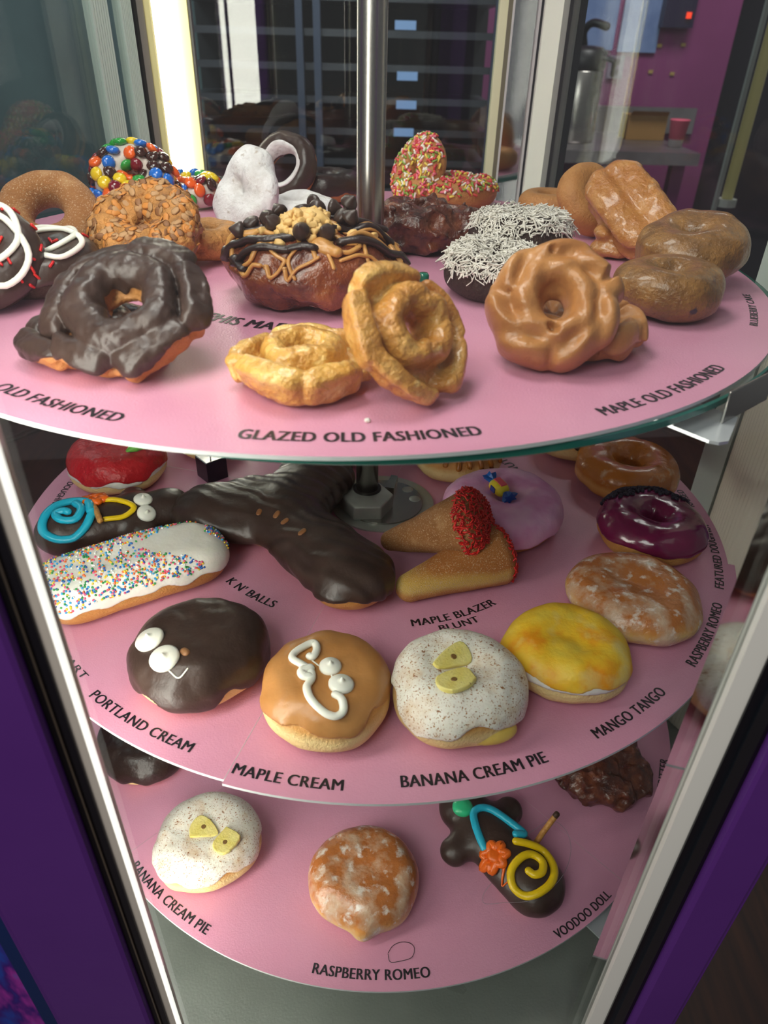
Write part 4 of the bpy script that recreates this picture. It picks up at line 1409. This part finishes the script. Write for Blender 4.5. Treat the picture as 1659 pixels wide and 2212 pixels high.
p.solid('icing', fyi, (.105, .112, .05), .0014, choc, lo=(-.107, -.118, -.006))
for x_, y_ in ((-24, -13), (-3, -26), (12, -42), (-10, -18)):
    V, Q = surfnet(f_capsule((0, 0, 0), (0, .003, 0), .0024, .0024, .4), (-.005, -.005, -.003), (.005, .008, .003), .0007)
    p.place(link('bare_spot', mesh_np('bare_spot', V, Q, flat('tan_patch', '#8a5a34', .5))), x_ * .001, y_ * .001)
p.settle()


# cones with red sprinkles
def cone(label, p0, p1, r0, r1, seed, lift=0, seam=False):
    p0, p1 = np.array(p0), np.array(p1)
    c = (p0 + p1) / 2
    p = Pastry('cone_pastry', label, 'cone pastry', 2, c[0], c[1])
    a, b = p0 - [c[0], c[1], 0], p1 - [c[0], c[1], 0]
    u = (b - a) / np.linalg.norm(b - a)
    g0 = f_capsule(a, b, r0, r1)
    def f(X, Y, Z):
        d = g0(X, Y, Z)
        cap = (X - b[0]) * u[0] + (Y - b[1]) * u[1] + (Z - b[2]) * u[2] - r1 * .45
        return smax(d, cap, .012) + .0012 * vn(X, Y, Z, 55, seed, 2)
    e = .09
    mm_ = sugar_dough if not seam else mat('sugared_split_dough', band=(0, .046, [(0, '#b06e2c'), (.25, '#c98f48'), (.36, '#e2bf6c'), (.47, '#ddb258'), (.60, '#b9722e'), (1, '#b27238')]), scale=60, wob=.12, rough=.6, bump=.5, bscale=1400, over=[('#dcbc96', 900, .56, .68, 3)])
    p.solid('dough', f, (e, .06, .10), .0014, mm_, lo=(-e, -.06, -.006))
    def cond(C, N):
        t = (C - b) @ u
        return (t > (-.002 if not seam else .004)) & (N @ u > (-1 if not seam else .05)) & ((np.linalg.norm((C - b) - t[:, None] * u, axis=1) > r1 * .55) if seam else True)
    P, Nn, g = p.scatter(620 if not seam else 260, cond, seed)
    strew('red_sprinkles', P, Nn, g, tmpl_rod(.0047, .00062), red_spr, p.e, .0006, .75, jit=.45)
    p.e.location = (c[0], c[1], Z2 + .0004 + lift)
    return p


cone('sugared cone pastry lying on the pink card, lower of the red sprinkled pair', (.034, -.132, .0125), (.099, -.1045, .0235), .0105, .0240, 3, seam=True)
cone('sugared cone pastry with red sprinkled end lying on top of another cone', (.0210, -.0800, .0165), (.0790, -.1010, .0500), .0085, .0250, 2)

# ---- top shelf, front row
oldfash('old_fashioned_doughnut', 'golden glazed old fashioned doughnut lying flat behind GLAZED on the top shelf', 1, -.0275, -.2150, .0345, .0215, old_yellow, seed=1, n=5, spin=20, hole=.20).settle()
oldfash('old_fashioned_doughnut', 'golden glazed old fashioned doughnut standing tilted against the flat golden one', 1, .0215, -.2230, .0330, .0225, old_dough, tilt=52, az=48, seed=2, n=5, spin=62, relief=1.2, hole=.24).settle()
oldfash('old_fashioned_doughnut', 'chocolate iced old fashioned doughnut lying flat under the tilted chocolate one', 1, -.1400, -.1800, .0360, .0190, cake_dough, choc, seed=3, n=5, spin=10).settle()
oldfash('old_fashioned_doughnut', 'big chocolate iced old fashioned doughnut tilted up on another one', 1, -.1170, -.1915, .0415, .0210, cake_dough, choc, tilt=32, az=-10, seed=4, n=6, spin=0, relief=1.1, hole=.30, zc=.5).settle()
oldfash('old_fashioned_doughnut', 'maple iced old fashioned doughnut lying flat behind the tilted maple one', 1, .1200, -.1580, .0310, .0200, cake_dough, maple_of, seed=5, n=5, style=1).settle()
oldfash('old_fashioned_doughnut', 'maple iced old fashioned doughnut tilted to face the front', 1, .0960, -.1800, .0325, .0220, cake_dough, maple_of, tilt=50, az=-12, seed=6, n=4, spin=40, hole=.30, zc=.1, style=1).settle()

# memphis mafia fritter
p = Pastry('loaded_fritter', 'big glazed fritter with chocolate chips, peanuts and peanut butter drizzle', 'fritter', 1, -.0328, -.078)
f0 = f_lumps(f_pillow(.0590, .0470, .050, dome=.45, wob=.003, seed=3), .0055, 52, 9)
p.solid('dough', lambda X, Y, Z: smax(f0(X, Y, Z), -Z, .002), (.075, .066, .06), .0013, fritter_m)
ch = lambda pts, r: p.pipe('chocolate_drizzle', pts, r, choc_dark, sink=.25, flat_=.55)
ch([(-60, -6), (-49, -13), (-39, -18), (-26, -25), (-12, -24)], .0042)
ch([(-45, -37), (-52, -28), (-47, -25), (-39, -27), (-30, -30), (-18, -33), (-7, -35), (2, -36)], .0036)
ch([(18, -27), (30, -24), (41, -19), (50, -11), (57, -6)], .0042)
ch([(-30, -10), (-15, -8), (0, -20), (14, -12), (30, -8), (45, 0)], .0038)
ch([(-50, 2), (-35, 0), (-20, 6), (0, 8), (20, 4), (42, 8)], .0036)
pb = lambda pts, r: p.pipe('peanut_butter_drizzle', pts, r, peanut_butter, sink=.1, flat_=.7)
pb([(-59, -5), (-51, 0), (-42, -3), (-30, -4)], .0030)
pb([(-30, -42), (-38, -36), (-40, -31), (-34, -33), (-29, -27), (-22, -27), (-15, -25)], .0019)
pb([(-16, -47), (-17, -46), (-11, -44), (-3, -42), (5, -41)], .0015)
pb([(-27, -44), (-26, -42), (-18, -41), (-14, -39), (-21, -35), (-24, -30), (-19, -26), (-10, -22)], .0016)
pb([(16, -35), (23, -34), (28, -27), (20, -28), (16, -23), (8, -18)], .0019)
pb([(18, -39), (28, -34), (35, -29), (43, -28), (47, -27)], .0016)
pb([(22, -24), (33, -16), (42, -13), (51, -10)], .0021)
pb([(26, -8), (36, 0), (45, 2), (53, -3)], .0021)
pb([(4, -41), (2, -37), (0, -32)], .0015)
pb([(-50, 6), (-38, -8), (-25, -16), (-10, -20)], .0022)
pb([(10, -8), (24, -14), (38, -6), (50, 4)], .0018)
pb([(-46, -8), (-48, -18), (-44, -26), (-47, -30)], .0015)
pb([(30, -24), (33, -32), (38, -33), (36, -38)], .0014)
pb([(-8, -24), (-6, -34), (-12, -40), (-8, -45)], .0013)
pb([(46, -4), (52, -14), (56, -16)], .0018)
pb([(12, -28), (10, -36), (14, -43)], .0013)
V, Q = surfnet(f_lumps(f_capsule((0, 0, 0), (.010, .003, .001), .0066, .0042, .65), .0012, 160, 2), (-.010, -.010, -.008), (.019, .012, .010), .0008)
for x_, y_, sp in ((6, -31, -1.2), (1, -17, .6), (-3, 6, .2)):
    p.place(link('peanut_butter_dollop', mesh_np('peanut_butter_dollop', V, Q, peanut_butter)), x_ * .001, y_ * .001, spin=sp)
V, Q = surfnet(f_lumps(f_capsule((-.004, 0, .0), (.004, 0, .002), .0125, .0120, .85), .002, 150, 2), (-.02, -.02, -.014), (.022, .02, .016), .0012)
p.place(link('peanut_mound', mesh_np('peanut_mound', V, Q, peanut)), -.005, -.010)
nut = mesh_np('peanut_piece', *surfnet(f_lumps(f_capsule((-.0014, 0, 0), (.0014, 0, 0), .0021, .0018), .0008, 400, 2), (-.005, -.004, -.004), (.005, .004, .004), .0007), peanut)
g = np.random.default_rng(8)
for i in range(64):
    a, r_ = g.uniform(0, 6.283), .017 * math.sqrt(g.uniform())
    x_, y_ = -.005 + r_ * math.cos(a), -.012 + r_ * math.sin(a)
    o = link('peanut_piece', nut)
    p.place(o, x_, y_, spin=g.uniform(0, 6), up=.0105 * max(0, 1 - (r_ / .0175) ** 2) + .0008, post=Matrix.Rotation(g.uniform(-.8, .8), 4, 'X'))
for x_, y_ in ((-18, -29), (24, -19), (-30, -14), (36, -12), (14, -14)):
    p.place(link('peanut_piece', nut), x_ * .001, y_ * .001, sink=-.0012)
chip = MB().lathe([(.0036, 0), (.0054, .0012), (.0050, .0034), (.0028, .0058), (.0012, .0078), (.0004, .0086)], 16).mesh('chocolate_chip', choc, True)
for i, (x_, y_, up, rx, ry_) in enumerate(((-8, 3, .012, 2.6, .3), (2, 6, .008, 1.4, .9), (9, 8, .006, 1.2, -1.0), (-29, 3, .004, .4, .5), (-40, 2, .005, 2.7, .2), (-44, -2, .003, .9, -.7),
                                           (-23, -10, .004, .3, -.4), (-5, -27, .004, .5, .2), (10, -24, .003, .6, -.5), (15, -5, .007, 1.9, .4), (20, 4, .010, .4, .2), (21, -7, .006, .3, .5), (-21, 5, .005, .6, -.3), (-3, 12, .010, 1.4, -.4))):
    o = link('chocolate_chip', chip)
    p.place(o, x_ * .001, y_ * .001, up=up, post=Matrix.Rotation(rx, 4, 'X') @ Matrix.Rotation(ry_, 4, 'Y'))
p.settle()

# crumbs of candy bar
p = ring('ring_doughnut', 'crumb coated doughnut lying flat behind the tilted crumb coated one', 1, -.125, .012, .0320, .0230, butterfinger, hole=.2, seed=20, wob=.003)
p.settle()
p = Pastry('ring_doughnut', 'doughnut coated in orange brown candy crumbs, tilted up', DN, 1, -.1535, -.0260, None, 34, -8, 0, 0, .013)
f0 = f_lumps(f_ring(.0375, .025, .14, 21, .002), .0022, 130, 4, 3)
p.solid('dough', f0, (.047, .047, .036), .0009, butterfinger)
P, Nn, g = p.scatter(330, lambda C, N: N[:, 2] > -.2, 2)
strew('candy_crumbs', P, Nn, g, (tmpl_ball(.0019)[0] * [1.4, .32, 1.7], tmpl_ball(.001)[1]), [flat('crumb_orange', '#c98238', .55), flat('crumb_tan', '#b58a5c', .55), flat('crumb_brown', '#8a5c34', .55)], p.e, .0002, .97, jit=.03)
p.settle()
# sugared
ring('ring_doughnut', 'brown sugared ring doughnut tilted up at the left of the top shelf', 1, -.2235, -.0110, .0350, .0260, sugar_dough, hole=.30, seed=22, tilt=40, az=6, lift=.003).settle()
# chocolate pair with white zigzag
def drizzled(label, x, y, r, h, tilt, az, seed, lift=0):
    p = ring('ring_doughnut', label, 1, x, y, r, h, choc_cake, choc, hole=.2, zc=.5, seed=seed, tilt=tilt, az=az, lift=lift, amp=.002, group='white drizzled chocolate doughnuts')
    k = r * 1000
    p.pipe('white_drizzle', [(-.8 * k, -.3 * k), (-.2 * k, .75 * k), (.25 * k, .85 * k), (.6 * k, .3 * k), (.3 * k, -.3 * k), (-.25 * k, -.1 * k), (-.35 * k, .35 * k), (.2 * k, .65 * k), (.8 * k, .1 * k), (.6 * k, -.6 * k), (0, -.55 * k), (-.55 * k, -.75 * k)], .0020, pipe_white, sink=.1)
    P, Nn, g = p.scatter(42, lambda C, N: (N[:, 2] > .1), seed)
    strew('red_sprinkles', P, Nn, g, tmpl_rod(.0052, .0009), red_spr, p.e, .0007, .95, jit=.05)
    return p.settle()


drizzled('chocolate doughnut with white drizzle and red sprinkles, lying flat at the left', -.2050, -.0760, .0330, .0250, 8, 0, 24)
drizzled('chocolate doughnut with white drizzle, cut off by the left edge of the picture', -.2260, -.1080, .0330, .0255, 46, 24, 25)
# coconut pair
for lb, x, y, r, h, lift, seed, tl, az in (('coconut covered chocolate cake doughnut, lower one at the front of the pair', .0822, -.0620, .0335, .0270, 0, 30, 4, 0), ('coconut covered chocolate cake doughnut, upper one behind at the back of the pair', .1070, -.0080, .0370, .0310, .008, 31, -4, 0)):
    p = ring('ring_doughnut', lb, 1, x, y, r, h, choc_cake, None, hole=.14, seed=seed, tilt=tl, az=az, lift=lift, group='coconut doughnuts')
    P, Nn, g = p.scatter(900, lambda C, N: (N[:, 2] > .30) & (C[:, 2] > .016), seed)
    Vs, Fs = [], []
    for i, (q, n) in enumerate(zip(P, Nn)):
        t = np.cross(n, g.normal(size=3)); t /= np.linalg.norm(t)
        s = np.cross(n, t)
        L_ = g.uniform(.004, .0095); bend = g.uniform(-2.2, 2.2); up = g.uniform(.0, .5)
        pts = [q + n * .0006 + t * L_ * (w - .35) + s * L_ * bend * abs(w - .35) ** 2 + n * (L_ * up * max(w - .3, 0) ** 1.3) for w in (0, .3, .65, 1)]
        V, Fq = tube_arrays(pts, g.uniform(.00032, .00062), 4)
        Fs.append(np.array(Fq) + i * len(V)); Vs.append(np.array(V))
    o = link('coconut_flakes', mesh_np('coconut_flakes', np.concatenate(Vs), np.concatenate(Fs), coconut), p.e)
    o['kind'] = 'stuff'
    p.settle()
# blueberry pair
ring('ring_doughnut', 'glazed blueberry cake doughnut leaning at the back of the blueberry pair', 1, .2200, -.0330, .0350, .0320, blueb, hole=.04, seed=33, tilt=16, az=-40, lift=.002, wob=.0035).settle()
ring('ring_doughnut', 'glazed blueberry cake doughnut lying flat at the right front of the top shelf', 1, .1860, -.0930, .0335, .0290, blueb, hole=.14, seed=32, wob=.002).settle()
# plain cake pair
ring('ring_doughnut', 'plain golden cake doughnut lying flat behind the coconut doughnuts', 1, .1700, .1850, .0320, .0225, cake_dough, hole=.3, seed=34, step=.0014).settle()
ring('ring_doughnut', 'plain golden cake doughnut standing beside the glazed bars', 1, .1850, .1180, .0300, .0250, cake_dough, hole=.22, seed=35, tilt=52, az=28).settle()
# buttermilk bars
bar_m = mat('glazed_bar', [(.3, '#a8682f'), (.55, '#bd8142'), (.75, '#d09c60')], scale=60, detail=6, rough=.25, bump=.5, bscale=260, coat=.4, over=[('#e6c9a8', 80, .62, .74, 6)])


def bar(label, M_, L, w, h, seed):
    p = Pastry('glazed_bar', label, 'bar', 1, 0, 0)
    fb2 = f_bar(L, w, h, seed, .002, .3)
    def f(X, Y, Z):
        g_ = .0035 * np.exp(-((Z - h * .5) / .004) ** 2) + .002 * np.exp(-(Y / .004) ** 2) * (Z > h * .6)
        return fb2(X, Y, Z) + g_ + .001 * vn(X, Y, Z, 130, seed, 2)
    p.solid('dough', f, (L / 2 + .006, w / 2 + .006, h + .006), .0012, bar_m)
    p.e.matrix_world = M_
    return p


bar('glazed buttermilk bar lying flat under the leaning one', Matrix.Translation((.2010, .0640, Z1 + .0006)) @ Matrix.Rotation(math.radians(62), 4, 'Z'), .075, .034, .0235, 1)
a0, a1 = Vector((.2100, .0220, Z1 + .0220)), Vector((.1870, .0690, Z1 + .0500))
xx = (a1 - a0).normalized(); zz = Vector((-.45, -.62, .8)); yy = zz.cross(xx).normalized(); zz = xx.cross(yy)
Mb = Matrix(((xx.x, yy.x, zz.x, 0), (xx.y, yy.y, zz.y, 0), (xx.z, yy.z, zz.z, 0), (0, 0, 0, 1)))
bar('glazed buttermilk bar leaning up on the other bar', Matrix.Translation((a0 + a1) / 2) @ Mb @ Matrix.Translation((0, 0, -.013)), .084, .047, .027, 2)
# dark fritter behind the pole
fritter('dark block shaped apple fritter right behind the pole on the top shelf', 1, .0420, .0600, .0590, .0400, .0380, fritter_b, 12, .008, 95, .0012).settle()


# candy covered pair
def candies(label, x, y, r, h, tilt, az, seed, n, hole=.22, lift=0):
    p = ring('ring_doughnut', label, 1, x, y, r, h, mat('white_glaze_under_candy', [(.3, '#c9b8a8'), (.7, '#e2dad2')], scale=60, rough=.4), None, hole=hole, seed=seed, tilt=tilt, az=az, step=.0014, lift=lift, group='candy covered doughnuts')
    V, Q = p.surf
    g = np.random.default_rng(seed)
    C = V[Q].mean(1); Nn = np.cross(V[Q[:, 2]] - V[Q[:, 0]], V[Q[:, 3]] - V[Q[:, 1]]); Nn /= np.linalg.norm(Nn, axis=1)[:, None]
    chosen = []
    for i in g.permutation(len(C)):
        if Nn[i, 2] < -.25:
            continue
        if all(np.linalg.norm(C[i] - C[j]) > .0088 for j in chosen):
            chosen.append(i)
        if len(chosen) >= n:
            break
    mesh_ = [lentil_mesh('candy', m_) for m_ in candy_m]
    for i in chosen:
        o = link('candy', mesh_[int(g.integers(6))], p.e)
        nn = Vector(Nn[i]) + Vector(g.normal(size=3) * .25)
        o.matrix_local = Matrix.Translation(Vector(C[i]) + Vector(Nn[i]) * .0022) @ nn.normalized().to_track_quat('Z', 'Y').to_matrix().to_4x4()
    return p.settle()


candies('candy covered doughnut lying flat beside the white sugared pair', -.1760, .2000, .0300, .0235, 0, 0, 41, 60)
candies('candy covered doughnut standing tilted at the left back of the top shelf', -.2150, .1600, .0345, .0290, 40, 10, 40, 96)
# powdered pair
ring('ring_doughnut', 'white powdered sugar doughnut lying flat behind the loaded fritter', 1, -.0650, .1150, .0350, .0250, powder, hole=.2, seed=42, step=.0013, wob=.004).settle()
ring('ring_doughnut', 'white powdered sugar doughnut standing on edge against the flat white one', 1, -.1000, .0820, .0325, .0280, powder, hole=.06, seed=43, tilt=62, az=-42, step=.0012, wob=.0055).settle()
# chocolate ring pair at the back
ring('ring_doughnut', 'chocolate iced doughnut lying flat at the back of the top shelf', 1, -.0480, .2450, .0320, .0260, cake_dough, choc_dark, hole=.3, zc=.3, seed=44, step=.0014).settle()
p = ring('ring_doughnut', 'chocolate iced ring doughnut with a painted whitish highlight on its inner rim standing at the back', 1, -.0870, .2250, .0325, .0230, cake_dough, choc, hole=.50, zc=.4, seed=45, tilt=62, az=-24, step=.0013)
rim_ = f_ring(.0325, .0230, .50, 45, .0015)
p.solid('highlight_rim', lambda X, Y, Z: smax(smax(rim_(X, Y, Z) - .0022, np.hypot(X, Y) - .0222 - .0016 * vn(X, Y, Z, 90, 2), .001), .0125 - Z, .001), (.04, .04, .03), .0012, powder, main=False)  # pale shell painting the lamp's highlight on the glossy icing
p.settle()
# cereal ring pair
def cereal(label, x, y, r, h, tilt, az, seed, lift=0):
    p = ring('ring_doughnut', label, 1, x, y, r, h, cake_dough, None, hole=.25, seed=seed, tilt=tilt, az=az, step=.0014, lift=lift, group='cereal sprinkled doughnuts')
    P, Nn, g = p.scatter(420, lambda C, N: (N[:, 2] > .1), seed)
    strew('sprinkles', P, Nn, g, tmpl_rod(.0052, .0011), fruit, p.e, .0009, .8, jit=.4)
    return p.settle()


cereal('doughnut covered in pink and red sprinkles lying flat behind the dark block fritter', .0820, .2300, .0390, .0270, 0, 0, 51)
cereal('doughnut covered in pink and yellow sprinkles standing tilted beside the pole', .0440, .2350, .0330, .0240, 64, -58, 50)

# small bits
tag(MB().lathe([(.0036, 0), (.0040, .001), (.0040, .0055), (.0028, .007)], 18, (.0375, -.0420, Z1 + .0003)).obj('green_cap', flat('teal_plastic', '#1c7a62', .15, coat=.5), None, True), 'small teal plastic cap on the pink card right beside the loaded fritter', 'cap')
for lb, x, y, z, r_, m_ in (('white sugar crumb on the pink card above GLAZED OLD FASHIONED', .0035, -.2560, Z1, .0011, white_ic),
                            ('pink crumb on the pink card in front of the rainbow dotted long john', -.1530, -.1770, Z2, .0011, nonp[0]),
                            ('dark crumb on the pink card between the crumb coated doughnut and the loaded fritter', -.1120, -.0480, Z1, .0016, crumb_m)):
    V, Q = surfnet(f_lumps(f_capsule((-r_ * .4, 0, r_ * .8), (r_ * .5, 0, r_ * .7), r_, r_ * .8), r_ * .3, 500, 3), (-.004, -.004, -.002), (.004, .004, .004), .0003)
    o = tag(link('crumb', mesh_np('crumb', V, Q, m_)), lb, 'crumb')
    o.location = (x, y, z + .0003)
